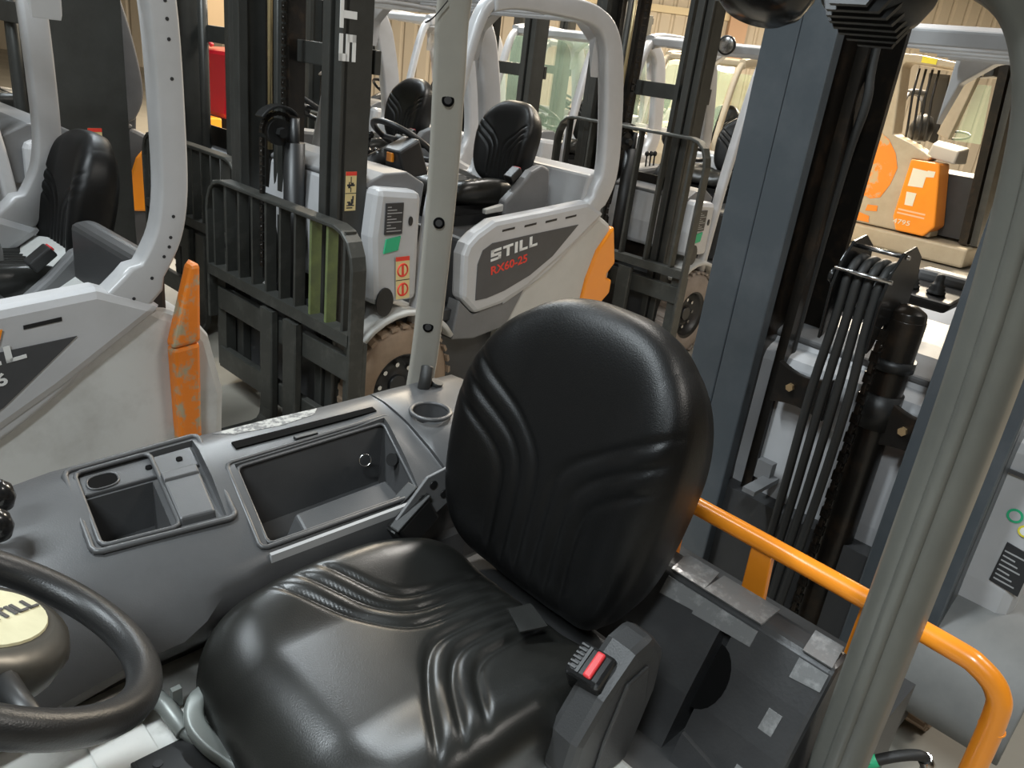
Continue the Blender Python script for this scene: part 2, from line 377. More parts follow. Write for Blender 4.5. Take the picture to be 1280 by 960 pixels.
def warning_label(parent, o, right, up, w, h, hand=True, lab=None):
    r = Vector(right); u = Vector(up); n = r.cross(u); o = Vector(o)
    def q(a, b, c, d, t0, t1): return [o+r*(x*w)+u*(y*h)+n*t0 for x, y in ((a, b), (c, b), (c, d), (a, d))], n*(t1-t0)
    st = MB(); p, e = q(0, 0, 1, 1, 0, .0008); st.hexa(p, [z+e for z in p])
    base = obj('warning_sticker', st, cream, parent, lab)
    hd = MB(); p, e = q(0, .9, 1, 1, .0008, .0014); hd.hexa(p, [z+e for z in p]); obj('sticker_header', hd, redprint, base)
    pr = MB(); p, e = q(0, .44, 1, .46, .0008, .0014); pr.hexa(p, [z+e for z in p])
    if hand:
        for (a, b, c, d) in ((.46, .70, .54, .87), (.46, .48, .54, .60), (.15, .63, .85, .68), (.25, .58, .45, .66), (.5, .66, .75, .72), (.3, .68, .4, .74), (.15, .12, .85, .15), (.15, .06, .7, .09), (.3, .15, .7, .2), (.55, .18, .78, .3), (.66, .28, .80, .38), (.2, .2, .5, .24)):
            p, e = q(a, b, c, d, .0008, .0014); pr.hexa(p, [z+e for z in p])
    obj('sticker_print', pr, labelk, base)
    if not hand:
        for cy in (.68, .22):
            rg = MB(); c = o+r*(.5*w)+u*(cy*h)+n*.001; pts = []
            rg.torus(c, w*.36, w*.055, n, 20, 4)
            p, e = q(.42, cy-.12, .58, cy+.12, .0008, .0014); rg.hexa(p, [z+e for z in p])
            obj('prohibition_ring', rg, redprint, base)
    return base
SIDE = [(-.34, .664), (-.325, .879), (-.345, .93), (-.40, .975), (-.51, 1.03), (-.9, 1.062), (-1.2, 1.09), (-1.37, 1.02), (-1.1, .84), (-.80, .666), (-.62, .60), (-.44, .575)]
PANEL = [(-.425, .65), (-.415, .83), (-.44, .895), (-.50, .925), (-.8, .95), (-1.14, .975), (-.96, .82), (-.80, .735), (-.62, .675), (-.50, .652)]
CWT = [(-1.36, 1.01), (-1.47, .955), (-1.51, .90), (-1.55, .72), (-1.54, .50), (-1.48, .25), (-1.40, .14), (-.75, .14), (-.68, .30), (-.70, .506), (-.80, .666)]
def forklift(label, x, y, yaw, paint=silver, paint2=silver_d, mast=True, carriage=True, mm=None, cm=None, model='RX60-25', fl=0.05, shift=0.10, panel=0, tm=tyre,
             near=True, glz=False, bumper=None, seat_x=-0.98, lift=0.0, extras=True, mh=2.6, wheels=True, seaty=0.0, my=.42, steer=True, plates=True, steep=False, seatz=1.12, side_cyl=True, cz=1.22, bh=0.0, cab=True, nbars=10, turned=False, sheave=True):
    Y = 229
    mm = mm or mastm; cm = cm or carriage_m
    root = thing('forklift', label, 'forklift', frame_pt(Y if turned else yaw, x, y), math.radians(yaw))
    K = paint.name+paint2.name
    # body
    part('counterweight', 'cwt'+K, lambda: MB().prism(CWT, -HW+.03, HW-.03), paint2, root, bev=0.03)
    part('cab_floor', 'floorp', lambda: MB().box((-1.3, -HW+.06, .55), (.2, HW-.06, .60)), cabdark, root)
    part('battery_cover', 'batc'+K, lambda: MB().box((-1.12, -HW+.07, .60), (-.36, HW-.07, .94)), cabdark, root, bev=.02)
    if cab: part('rear_wall', 'rearw'+K+str(bumper), lambda: MB().prism([(-1.44, .62), (-1.52, .62), (-1.52, 1.10), (-1.50, 1.13), (-1.46, 1.13)] if False else [(-1.30, .62), (-1.40, .62), (-1.40, 1.13), (-1.36, 1.15), (-1.31, 1.14)] if bumper else [(-1.20, .95), (-1.40, .98), (-1.42, 1.20), (-1.36, 1.24), (-1.25, 1.22)], (.0 if bumper else -HW+.06), HW-.06), cabdark if bumper else paint, root, bev=.015)
    part('chassis', 'chas', lambda: MB().box((-.75, -HW+.12, .16), (.30, HW-.12, .56)), cabdark, root)
    for s in (1, -1):
        sg = 1 if s > 0 else -1
        sp = part('side_panel', 'side%s%d' % (K, s), lambda: MB().prism(SIDE, s*(HW-.09), s*HW), paint, root, bev=.025)
        if near and s > 0:
            part('name_panel', 'panel%d' % panel, lambda: MB().prism(PANEL, HW-.003, HW+.003), panel_grey, sp, 'dark grey panel with lettering')
            for i in range(4):
                mb = MB(); x0 = -.56-.155*i; z0 = .975+.012*i
                mb.prism([(x0, z0), (x0-.085, z0+.009), (x0-.085, z0+.019), (x0, z0+.010)], HW-.002, HW+.002)
                obj('vent_slot', mb, blackp, sp)
        part('lower_skirt', 'skirt%d' % s, lambda: MB().prism([(-.34, .655), (-.44, .57), (-.80, .655), (-.71, .506), (-.68, .47), (-.46, .44), (-.31, .46)], s*(HW-.1), s*(HW-.02)), cabgrey, root, bev=.008)
        if bumper is None:
            part('corner_bumper', 'bump%d' % s, lambda: MB().prism([(-1.49, .94), (-1.56, .72), (-1.50, .665), (-1.50, .64), (-1.555, .62), (-1.555, .54), (-1.42, .44), (-1.28, .45), (-1.31, .65), (-1.37, .81)], s*(HW-.06), s*(HW-.012)), orange, root, 'orange corner bumper', bev=.012)
        # guard: rear pillar with roof rail, then diagonal foot along the panel
        rp = cr([(-.37, 0, 1.955), (-.55, 0, 1.985), (-.95, 0, 1.985), (-1.12, 0, 1.955), (-1.22, 0, 1.87), (-1.28, 0, 1.72), (-1.335, 0, 1.50), (-1.37, 0, 1.27), (-1.345, 0, 1.15), (-1.24, 0, 1.02), (-.95, 0, .79), (-.62, 0, .645)], 5)
        if steep: rp = cr([(-.37, 0, 1.955), (-.55, 0, 1.985), (-1.10, 0, 1.985), (-1.28, 0, 1.975), (-1.37, 0, 1.91), (-1.405, 0, 1.78), (-1.415, 0, 1.50), (-1.41, 0, 1.29), (-1.37, 0, 1.16), (-1.27, 0, 1.04), (-.95, 0, .79), (-.62, 0, .645)], 5)
        yy = s*(HW-.045)
        m_ = len(rp); sc = [0.62 if p.z > 1.9 else 1.0 for p in rp]
        sc = [sum(sc[max(0, i-4):i+5])/len(sc[max(0, i-4):i+5]) for i in range(m_)]
        sc = [q*((.52 if steep else 1) if p.z > 1.1 else .78) for q, p in zip(sc, rp)]
        if cab or s > 0: part('guard_rear_pillar', 'rpil%s%d%d' % (K, s, steep), lambda: MB().sweep([(p.x, yy, p.z) for p in rp], rr(.15, .07, .022), (0, 1, 0), sm=True, scale=sc), paint, root)
        part('guard_front_pillar', 'fpil%s%d' % (K, s), lambda: MB().sweep([(p.x, yy, p.z) for p in cr([(-.085, 0, .58), (-.145, 0, 1.14), (-.25, 0, 1.66), (-.33, 0, 1.90), (-.42, 0, 1.97)], 5)], rr(.055, .06, .018), (0, 1, 0), sm=True), paint, root)
        # front fender and cowl
        if cab: part('front_fender', 'fend%d' % s, lambda: MB().sweep([(.34*math.sin(a), s*.40, .29+.36*math.cos(a)) for a in [(-.95+.19*i) for i in range(10)]], rr(.025, .24, .008, 2), (0, 1, 0), sm=True), silver_d, root)
        if wheels:
            wheel(root, 0, s*.40, .29, .21, s, tm, treads=extras)
            wheel(root, -1.14, s*.34, .24, .16, s, tm, treads=False)
    dz = cz-1.22
    cow = part('front_cowl', 'cowl'+K+str(cz)+str(cab), lambda: MB().prism([(-.06, .70), (-.05, 1.18+dz), (.185, 1.20+dz), (.205, 1.0+dz), (.18, .70)], -HW+(.005 if cab else .09), HW-.005), paint, root, bev=.03)
    dsh = part('dashboard', 'dash%s' % cab, lambda: MB().prism([(-.10, 1.0), (-.12, 1.20), (-.02, 1.25), (.10, 1.245), (.19, 1.205), (.19, 1.19), (-.05, 1.0)], -HW+(.06 if cab else .10), HW-.08), cabgrey, root, bev=.02); dsh.location.z = dz
    if cab: part('side_console', 'scon', lambda: MB().prism([(-.22, .60), (-.22, 1.12), (-.5, 1.14), (-1.1, 1.10), (-1.2, 1.02), (-1.2, .60)], -HW+.07, -HW+.24), cabgrey, root, bev=.025)
    if near and extras and plates:
        # the plates and stickers on the cowl side
        yv = HW+.0
        pl = flat('type_plate', [(.145, yv-.004, 1.01+dz), (.055, yv-.004, 1.01+dz), (.055, yv-.004, 1.14+dz), (.145, yv-.004, 1.14+dz)], (0, 1, 0), .006, labelk, cow, 'black type plate with small grey print')
        for i in range(9):
            zz = 1.022+dz+.0125*i; flat('print_line', [(.138, yv+.002, zz), (.062+.028*((i*7) % 3), yv+.002, zz), (.062+.028*((i*7) % 3), yv+.002, zz+.004), (.138, yv+.002, zz+.004)], (0, 1, 0), .0006, labelt, pl)
        flat('green_sticker', [(.145, yv-.004, .93+dz), (.07, yv-.004, .94+dz), (.06, yv-.004, 1.0+dz), (.135, yv-.004, .99+dz)], (0, 1, 0), .006, greens, cow, 'green inspection sticker')
        obj('key_hole', MB().prism([(.01+.010*math.cos(a), 1.06+dz+.02*math.sin(a)) for a in [k*PI/6 for k in range(12)]], HW-.004, HW+.002), blackp, cow)
        obj('hose_recess', MB().prism([(.125+.045*math.cos(a), .715+.065*math.sin(a)) for a in [k*PI/10 for k in range(20)]], HW-.005, HW+.003), blackp, cow)
        if not dz: warning_label(cow, (.065, HW+.001, .72), (-1, 0, 0), (.08, 0, 1), .075, .19, hand=False, lab='cream sticker with two red prohibition rings')
    # roof bars
    for i, xx in enumerate((-.42, -.60, -.78, -.96, -1.08)):
        part('roof_bar', 'rbar%s%d' % (K, i), lambda: MB().prism([(xx, 1.955), (xx+.045, 1.935), (xx+.06, 1.985), (xx+.01, 2.005)], -HW+.06, HW-.06), paint, root, bev=.008)
    for s in (-1, 1):
        part('roof_corner_gusset', 'gus%s%d' % (K, s), lambda: MB().prism([(s*(HW-.06), 1.98), (s*(HW-.34), 1.98), (s*(HW-.20), 1.94), (s*(HW-.10), 1.86), (s*(HW-.06), 1.70)], -1.20, -1.13, 'x'), paint, root, bev=.006)
    # driver seat
    part('seat_suspension', 'susp', lambda: MB().box((-1.02, -.21, .94), (-.5, .21, .99)).box((-.98, -.17, .99), (-.54, .17, 1.03)), blackp, root).location = (seat_x+.98, seaty, seatz-1.12)
    seat(root, seat_x, .0+seaty, seatz, detail=False)
    recliner(root, seat_x+.02, .285+seaty, seatz-.02)
    buckle(root, seat_x+.12, .25+seaty, seatz+.08)
    zq = seatz-1.12
    mb = MB(); mb.T = Matrix.Translation((0, seaty, zq)); mb.hexa([(seat_x+.20, .27, 1.02), (seat_x+.34, .27, 1.01), (seat_x+.34, .30, 1.01), (seat_x+.20, .30, 1.02)], [(seat_x+.20, .27, 1.06), (seat_x+.34, .27, 1.035), (seat_x+.34, .30, 1.035), (seat_x+.20, .30, 1.06)])
    obj('seat_lever', mb, silver_d, root, 'pale seat adjusting lever', bev=.006)
    if steer:
        # steering
        ax = Vector((-.62, 0, 1)).normalized()
        cx = Vector((-.32, .02, 1.32))
        part('steering_column', 'scol', lambda: MB().tube([(-.02, .02, 1.05), (-.16, .02, 1.22), tuple(cx-ax*.03)], [.06, .05, .035], 12), blackp, root)
        sw = part('steering_wheel', 'swheel', lambda: MB().torus(cx, .165, .015, ax, 36, 8), blackp, root)
        part('wheel_hub', 'shub', lambda: MB().cyl(cx-ax*.03, .05, .035, ax, 16).tube([cx+Vector((0, -.16, 0)), cx+Vector((0, .16, 0))], .012, 8), blackp, sw)
    if extras:
        for i in range(3):
            part('control_lever', 'clev%d' % i, lambda: MB().tube([(-.46+.05*i, -.30, 1.12), (-.45+.05*i, -.30, 1.21)], .006, 8).lathe([(.0, 0), (.014, .008), (.018, .022), (.012, .036), (0, .042)], (-.45+.05*i, -.30, 1.20), 'z', 12), blackg, root)
        part('pedal', 'pedal', lambda: MB().box((-.04, .06, .72), (.02, .15, .86)), rubber, root)
    if glz:
        gm = glass
        part('rear_window', 'rwin', lambda: MB().box((-1.30, -HW+.10, 1.26), (-1.295, HW-.10, 1.88)), gm, root, 'green tinted rear window')
        part('front_window', 'fwin', lambda: MB().hexa([(-.12, -HW+.09, 1.22), (-.12, HW-.09, 1.22), (-.125, HW-.09, 1.22), (-.125, -HW+.09, 1.22)], [(-.33, -HW+.09, 1.92), (-.33, HW-.09, 1.92), (-.335, HW-.09, 1.92), (-.335, -HW+.09, 1.92)]), gm, root, 'green tinted windscreen')
    # mast
    if mast:
        for s in (1, -1):
            y0 = s*my
            def web():
                mb = MB()
                mb.box((.19, y0-s*.016, .10), (.32, y0, mh)); mb.box((.295, y0-s*fl, .10), (.33, y0, mh)); mb.box((.19, y0-s*fl, .10), (.21, y0, mh))
                return mb
            part('mast_outer_rail', 'mo%s%d%.3f%.1f' % (mm.name, s, fl, mh), web, mm, root, bev=.005)
            y1 = s*(my-fl-.008)
            part('mast_inner_rail', 'mi%s%d%.3f%.1f' % (mm.name, s, fl, mh), lambda: MB().box((.16, y1-s*.02, .12), (.31, y1, mh)).box((.30, y1-s*fl, .12), (.345, y1, mh)), mm, root, bev=.005)
            if side_cyl: part('lift_cylinder', 'lc%d' % s, lambda: MB().cyl((.17, s*.27, .12), .028, mh-.2, 'z', 14), mm, root)
        for zz in ((.30, 1.62, mh-.12) if side_cyl else (.30, mh-.12)):
            part('mast_cross_member', 'mx%s%.2f' % (mm.name, zz), lambda: MB().box((.13, -my+.02, zz), (.16, my-.02, zz+.09)), mm, root, bev=.004)
        if carriage:
            for k_, (ya, yb) in enumerate(() if not sheave else ((-.345, -.315), (-.24, -.20), (-.175, -.15), (.18, .21), (.25, .275))):
                part('mast_hose_rail', 'mhr%d' % k_, lambda: MB().box((.12, ya, .12), (.20, yb, mh-.1)), mm if k_ % 2 else greasy, root)
            part('mast_back_plate', 'mbp', lambda: MB().box((.115, -.33, .15), (.125, .30, 1.15)), greasy, root)
            cx0 = .27
            if sheave:
                part('centre_cylinder', 'cc', lambda: MB().cyl((cx0-.02, -.02, .3), .045, 1.0, 'z', 18).cyl((cx0-.02, -.02, 1.2), .022, .2, 'z', 12), blackp, root)
                part('piston_rod', 'prod', lambda: MB().cyl((cx0+.02, -.15, 1.25), .011, 1.3, 'z', 10), mat('brass_rod', (.45, .36, .2), .35, .7), root, 'brass coloured rod')
                sp = part('chain_sheave', 'cs', lambda: MB().cyl((cx0+.05, -.05, 1.34), .055, .03, 'y', 24).cyl((cx0+.05, -.06, 1.34), .022, .07, 'y', 6, sm=False), blackp, root)
                ch = [Vector((cx0+.05+.075*math.cos(a), -.035, 1.34+.075*math.sin(a))) for a in [PI-.25*i for i in range(13)]]
                path = [Vector((cx0-.025, -.035, .7+.04*i)) for i in range(16)]+ch+[Vector((cx0+.125, -.035, 1.34-.04*i)) for i in range(1, 15)]
                for i, p in enumerate(path):
                    def lk():
                        return MB().box((-.006, -.012, -.017), (.006, .012, .017)).cyl((-.009, 0, 0), .006, .018, 'x', 6)
                    q = part('chain_link', 'link', lk, greasy, sp); q.location = p
                    if 16 <= i < 29: q.rotation_euler = (0, -(PI-.25*(i-16)), 0)
                for i in range(26):
                    q = part('chain_link', 'link', lk, greasy, sp); q.location = (cx0+.0, -.075, 1.45+.042*i)
                part('sheave_guard', 'sg', lambda: MB().sweep([(cx0+.05+.105*math.cos(a), -.035, 1.34+.105*math.sin(a)) for a in [2.4-.2*i for i in range(10)]], rr(.012, .06, .004, 2), (0, 1, 0)), blackp, root)
    if carriage:
        sh = shift; z0 = lift; X = .37
        bk = part('load_backrest', 'lb%s%.2f%.2f' % (cm.name, sh, bh), lambda: MB().sweep([(X+.03, p[0]+sh, p[1]) for p in
             [(-.575, .40), (-.575, .93+bh), (-.565, .98+bh), (-.54, 1.03+bh), (-.50, 1.062+bh), (-.45, 1.075+bh), (.45, 1.075+bh), (.50, 1.062+bh), (.54, 1.03+bh), (.565, .98+bh), (.575, .93+bh), (.575, .10)]], rr(.018, .07, .004, 1), (1, 0, 0)), cm, root, 'worn dark steel load backrest')
        for i in range(nbars):
            yb = sh-.575+1.15*(i+.45)/nbars
            g = nbars == 10 and i in (7, 8)
            o = part('backrest_bar', 'bb%s%.2f' % ('g' if g and near else cm.name, bh), lambda: MB().box((X+.005, -.008, .67), (X+.052, .008, 1.068+bh)), greenbar if g and near else cm, bk, 'green tinted bar' if g and near else None)
            o.location = (0, yb, 0)
        part('lower_bar', 'lob%s%.2f' % (cm.name, sh), lambda: MB().box((X, sh-.575, .62), (X+.065, sh+.575, .67)), cm, root)
        part('carriage_plate', 'cpl%s%.2f' % (cm.name, sh), lambda: MB().box((X, sh-.54, .45), (X+.035, sh+.56, .56)), cm, root, bev=.005)
        part('carriage_plate', 'cpm%s%.2f' % (cm.name, sh), lambda: MB().box((X, sh-.54, .14), (X+.035, sh+.56, .25)), cm, root, bev=.005)
        part('carriage_upright', 'cpu%s%.2f' % (cm.name, sh), lambda: MB().box((X-.03, sh-.575, .14), (X+.02, sh-.49, .62)), cm, root)
        part('carriage_upright', 'cpv%s%.2f' % (cm.name, sh), lambda: MB().box((X-.03, sh+.49, .14), (X+.02, sh+.575, .62)), cm, root)
        for k, yf in enumerate((-.03, .16)):
            def fk():
                L = .70
                return MB().sweep([(X+.055, 0, .60), (X+.055, 0, .12), (X+.063, 0, .07), (X+.085, 0, .04), (X+.12, 0, .03), (X+L, 0, .022)], rr(.038, .10, .006, 1), (0, 1, 0))
            f = part('fork', 'fork'+cm.name, fk, cm, root); f.location = (0, sh+yf, 0)
    return root
# ------------------------------------------------------------------ the hall
def struct(name, mb, m, label=None, bev=0):
    o = obj(name, mb, m, None, label, bev); o['kind'] = 'structure'; return o
struct('floor', MB().box((-22, -9, -.2), (26, 27, 0)), floor_m, 'pale smooth concrete floor')
struct('ceiling', MB().box((-22, -9, 6.2), (26, 27, 6.4)), ceil_m)
struct('wall_left', MB().box((-22.2, -9, 0), (-22, 27, 6.2)), wall_m)
struct('wall_right', MB().box((26, -9, 0), (26.2, 27, 6.2)), wall_m)
struct('wall_front', MB().box((-22, -9.2, 0), (26, -9, 6.2)), wall_m)
mb = MB(); pts = []; x = -22.0
while x < 26: pts += [(x, 26.95), (x+.05, 26.90), (x+.34, 26.90), (x+.39, 26.95)]; x += .44
prev = None
for p in pts:
    cur = (mb.v((p[0], p[1], 0)), mb.v((p[0], p[1], 6.2)))
    if prev: mb.face([prev[0], cur[0], cur[1], prev[1]])
    prev = cur
struct('wall_back', mb, wall_m, 'beige ribbed sheet metal wall')
struct('trim_1', MB().box((-22, 26.80, 3.55), (26, 26.9, 3.75)), mat('ledge_paint', (.72, .62, .42), .5), 'pale ledge running along the ribbed wall')
struct('trim_2', MB().box((5.2, 26.55, 0), (5.75, 26.9, 6.2)), mat('column_paint', (.55, .36, .24), .6), 'pinkish building column on the ribbed wall')
for i, (x, y, z, sx, sy, rz) in enumerate(LAMPS):
    mb = MB(); mb.T = Matrix.Translation((x, y, z)) @ Matrix.Rotation(rz, 4, 'Z')
    mb.box((-sx/2, -sy/2, 0), (sx/2, sy/2, .07)); o = obj('ceiling_lamp', mb, mat('lamp_housing', (.6, .6, .6), .5))
    tag(o, 'white oblong lamp hanging under the hall roof', 'lamp', 'hall lamps')
# ------------------------------------------------------------------ neighbouring forklifts
Y = 229
t3 = forklift('silver forklift in the centre with dark load backrest and orange rear corner', -2.16, -3.05, Y)
def name_on(root, px, pz, model, h=.055, ang=.17, orange_dash=False):
    sp = [c for c in root.children if c.name.startswith('side_panel')][0]
    r = Vector((-math.cos(ang), 0, math.sin(ang))); u = Vector((math.sin(ang)*.6, 0, math.cos(ang)))
    o = Vector((px, HW+.0035, pz))
    wide_word('lettering', 'STILL', h, o, r, u, white, sp, 'white block lettering')
    text('lettering', model, h*1.05, o-u*(h*1.25)+r*.0, r, u, redprint if not orange_dash else white, sp, sx=1.25, bold=.001, label='model number lettering')
    if orange_dash:
        a = o+u*(h*1.2)-r*.02; flat('stripe', [a, a+r*.22, a+r*.235+u*.035, a+u*.035], (0, 1, 0), .001, orange, sp, 'orange stripe')
name_on(t3, -.50, .835, 'RX60-25')
rl = [c for c in t3.children if c.name.startswith('mast_outer_rail')][0]
wide_word('lettering', 'STILL', .075, (.268, .4212, 1.66), (0, 0, 1), (1, 0, 0), white, rl, 'white block lettering running up the mast rail')
warning_label(rl, (.292, .4205, 1.10), (-1, 0, 0), (0, 0, 1), .052, .155, lab='cream and red crush hazard sticker')
up = [c for c in t3.children if c.name.startswith('fork')][1]
for nm, pos in (('chalk_mark', (.435, .055, .42)),):
    mb = MB()
    for i in range(9): mb.box((.409, -.03+.012*math.sin(i*1.7), .33+.024*i), (.4105, .012+.015*math.sin(i*2.3), .345+.024*i))
    obj(nm, mb, yellow, up, 'yellow chalk marking')
pd_ = obj('lever_cluster', MB().hexa([(-.16, .10, 1.18), (-.16, .24, 1.18), (-.30, .24, 1.20), (-.30, .10, 1.20)], [(-.12, .11, 1.30), (-.12, .23, 1.30), (-.24, .23, 1.36), (-.24, .11, 1.36)]), blackp, t3, 'black lever cluster with an orange button', bev=.012)
obj('orange_button', MB().box((-.13, .15, 1.25), (-.115, .19, 1.29)), orange, pd_, 'orange button', bev=.003)
for i in range(4): obj('lever_knob', MB().tube([(-.12, -.02-.05*i, 1.22), (-.15, -.02-.05*i, 1.33)], .007, 8).lathe([(0, 0), (.016, .008), (.018, .022), (.010, .034), (0, .036)], (-.15, -.02-.05*i, 1.32), 'z', 14), blackg, t3, 'glossy black lever knob')
t5 = forklift('silver forklift in the back, grey tyre and green dotted sticker, behind the orange cornered one', -4.60, -3.0, Y, fl=.045, shift=.05, near=True, tm=tyre2, cz=1.08, bh=.36, nbars=6, seat_x=-1.18, seaty=-.05)
for yy, zz in ((.20, 1.98), (.52, 1.96)):
    hl = obj('headlight', MB().lathe([(.045, -.05), (.058, -.01), (.060, .012), (.052, .014)], (-.28, yy, zz), (1, .25, -.1), 24, caps=True), blackp, t5)
    obj('headlight_glass', MB().lathe([(0, .022), (.03, .02), (.051, .013)], (-.28, yy, zz), (1, .25, -.1), 24), chrome, hl, 'bright round headlight glass')
obj('grab_loop', MB().tube(cr([(-.62, .44, 1.18), (-.60, .44, 1.55), (-.61, .42, 1.68), (-.64, .38, 1.72), (-.66, .34, 1.68), (-.66, .32, 1.55), (-.66, .32, 1.2)], 5), .018, 8), blackp, t5, 'black grab loop')
t2 = forklift('silver forklift at far left with worn orange corner strip', .50, -2.52, Y, mast=False, carriage=False, paint=silver, paint2=scuffed, panel=1, model='RX20-16', bumper=True, seat_x=-1.36, extras=False, steep=True, seatz=.95, seaty=-.30)
for zz, xx in ((1.83, -1.395), (1.775, -1.41), (1.735, -1.413), (1.69, -1.415), (1.60, -1.418), (1.26, -1.405), (1.205, -1.395), (1.18, -1.39), (1.155, -1.375), (1.10, -1.34), (1.05, -1.29)):
    obj('pillar_hole', MB().cyl((xx, HW-.012, zz), .0045, .003, 'y', 12), labelk, [c for c in t2.children if c.name.startswith('guard_rear_pillar')][0])
t2b = obj('corner_bumper', MB().hexa([(-1.385, HW-.03, .42), (-1.455, HW-.06, .42), (-1.455, HW+.0, .42), (-1.39, HW+.015, .42)], [(-1.375, HW-.03, .90), (-1.462, HW-.06, .90), (-1.462, HW+.0, .90), (-1.375, HW+.02, .90)])
    .hexa([(-1.372, HW-.03, .90), (-1.463, HW-.06, .90), (-1.463, HW+.002, .90), (-1.372, HW+.022, .90)], [(-1.44, HW-.03, 1.13), (-1.47, HW-.08, 1.13), (-1.47, HW-.0, 1.13), (-1.44, HW+.01, 1.13)]), orange_w, t2, 'scraped orange corner strip', bev=.012)
name_on(t2, -.775, .905, 'RX20-16', h=.042, ang=.14, orange_dash=True)
t6 = forklift('silver forklift whose black seat shows just left of the grey pillar', -2.50, -4.45, Y, near=False, seat_x=-1.1, shift=0, sheave=False, cz=1.02)
t11 = forklift('silver forklift facing the other way behind the far left one, label on its mast', -1.13, -4.28, Y+180, carriage=False, near=False, turned=True)
obj('mast_side_plate', MB().box((.10, -.43, .2), (.40, -.415, 2.6)), mastm, t11)
rl = [c for c in t11.children if c.name.startswith('mast_side_plate')][0]
warning_label(rl, (.22, -.4305, 1.08), (1, 0, 0), (0, 0, 1), .06, .155, lab='cream and red crush hazard sticker')
t7 = forklift('forklift with green tinted cab glass seen through the central cab', -4.9, -4.6, Y, glz=True, near=False, extras=True)
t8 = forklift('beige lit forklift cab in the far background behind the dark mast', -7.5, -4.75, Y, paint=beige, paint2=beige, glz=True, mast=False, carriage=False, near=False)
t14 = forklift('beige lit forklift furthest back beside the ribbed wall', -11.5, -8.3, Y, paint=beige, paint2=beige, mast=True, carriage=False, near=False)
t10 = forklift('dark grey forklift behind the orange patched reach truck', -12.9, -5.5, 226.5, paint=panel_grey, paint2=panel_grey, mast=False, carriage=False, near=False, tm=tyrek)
t15 = forklift('silver forklift in the third lane seen between the chain and the lettered mast', -4.6, -6.3, Y, near=False, extras=False)
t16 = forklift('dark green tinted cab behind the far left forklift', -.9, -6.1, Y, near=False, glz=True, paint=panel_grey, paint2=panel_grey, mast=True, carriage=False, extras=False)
t17 = forklift('silver forklift in the fourth lane behind the green tinted cab', -7.6, -6.6, Y, near=False, extras=False, carriage=False)
t4 = forklift('silver forklift at right with blue grey mast and coiled hoses', -2.43, -.77, 226.5, paint=silver, paint2=silver, mast=True, carriage=False, mm=mastb, fl=.105, mh=2.6, extras=True, my=.455, steer=False, plates=False, seaty=.26, side_cyl=False, cab=False, cz=1.09)
# ------------------------------------------------------------------ mast details of the right hand forklift (coordinates: frame x+2.43, y+.77)
def off(dx, dy):
    mb = MB(); mb.T = Matrix.Translation((dx, dy, 0)); return mb
O4 = (2.43, .77)
obj('rail_channel', off(*O4).box((-2.30, -1.05, .1), (-2.13, -1.03, 2.6)).box((-2.32, -1.04, .1), (-2.30, -.92, 2.6)), greasy, t4, 'greasy dark inner rail channel')
obj('rail_channel', off(*O4).box((-2.22, -.985, .1), (-2.17, -.955, 2.6)), greasy, t4, 'greasy dark inner rail channel')
obj('mast_hose', off(*O4).tube(cr([(-2.20, -.96, 2.5), (-2.20, -.95, 1.9), (-2.20, -.935, 1.75), (-2.21, -.95, 1.6), (-2.22, -.96, 1.2), (-2.22, -.96, .4)]), .012), rubber, t4)
obj('free_lift_cylinder', off(*O4).cyl((-2.16, -.655, .15), .050, 1.09, 'z', 24).lathe([(.05, 1.23), (.045, 1.26), (.02, 1.275), (0, 1.277)], (-2.16, -.655, 0), 'z', 24), greasy, t4, 'black greasy centre lift cylinder', bev=.003)
obj('cylinder_band', off(*O4).cyl((-2.16, -.655, .93), .056, .10, 'z', 24), blackp, t4)
obj('cylinder_band', off(*O4).cyl((-2.16, -.655, 1.10), .058, .03, 'z', 24), blackp, t4)
# brackets with a scooped upper edge either side of the cylinder
def scoop(y0, y1, z0, z1, dip):
    n = 8; top = [(y0+(y1-y0)*i/n, z1-dip*math.sin(PI*i/n)) for i in range(n+1)]
    bot = [(y0+(y1-y0)*i/n, z0+dip*.6*math.sin(PI*i/n)) for i in range(n+1)]
    return top+bot[::-1]
for a, b in ((-.60, -.48), (-.93, -.80)):
    br = obj('mast_bracket', off(*O4).prism(scoop(a-.02, b+.02, .89, 1.02, .022), -2.15, -2.13, 'x'), greasy, t4, bev=.003)
    obj('bracket_bolt', off(*O4).cyl((-2.13, a+.035, .955), .012, .012, 'x', 6, sm=False), mat('brass_bolt', (.55, .38, .2), .35, .6), br, 'brass coloured bolt')
obj('mast_bracket', off(*O4).box((-2.15, -.93, .64), (-2.12, -.88, .70)).box((-2.15, -.90, .64), (-2.0, -.86, .655)), cabgrey, t4)
# hose guide: two rounded cheeks, bolts, five hoses over the sheave
def cheek(y, dz=0):
    P = [(-2.045, 1.18), (-2.035, 1.30), (-2.05, 1.355), (-2.085, 1.395), (-2.14, 1.405), (-2.185, 1.38), (-2.20, 1.33), (-2.19, 1.25), (-2.16, 1.22), (-2.09, 1.24), (-2.065, 1.19)]
    P = [(-2.115+(a+2.115)*1.28, 1.305+(b-1.305)*1.22) for a, b in P]
    return off(*O4).prism([(a, b+dz) for a, b in P], y-.004, y+.004)
g1 = obj('hose_guide_cheek', cheek(-.815, .0), blackg, t4, bev=.002)
g2 = obj('hose_guide_cheek', cheek(-.685, .0), blackg, t4, bev=.002)
obj('hose_sheave', off(*O4).cyl((-2.12, -.81, 1.295), .055, .12, 'y', 28), blackp, t4)
for px_, pz_ in ((-2.03, 1.345), (-2.10, 1.402)):
    obj('guide_bolt', off(*O4).cyl((px_, -.825, pz_), .006, .15, 'y', 12), chrome, t4, 'bright steel guide bolt')
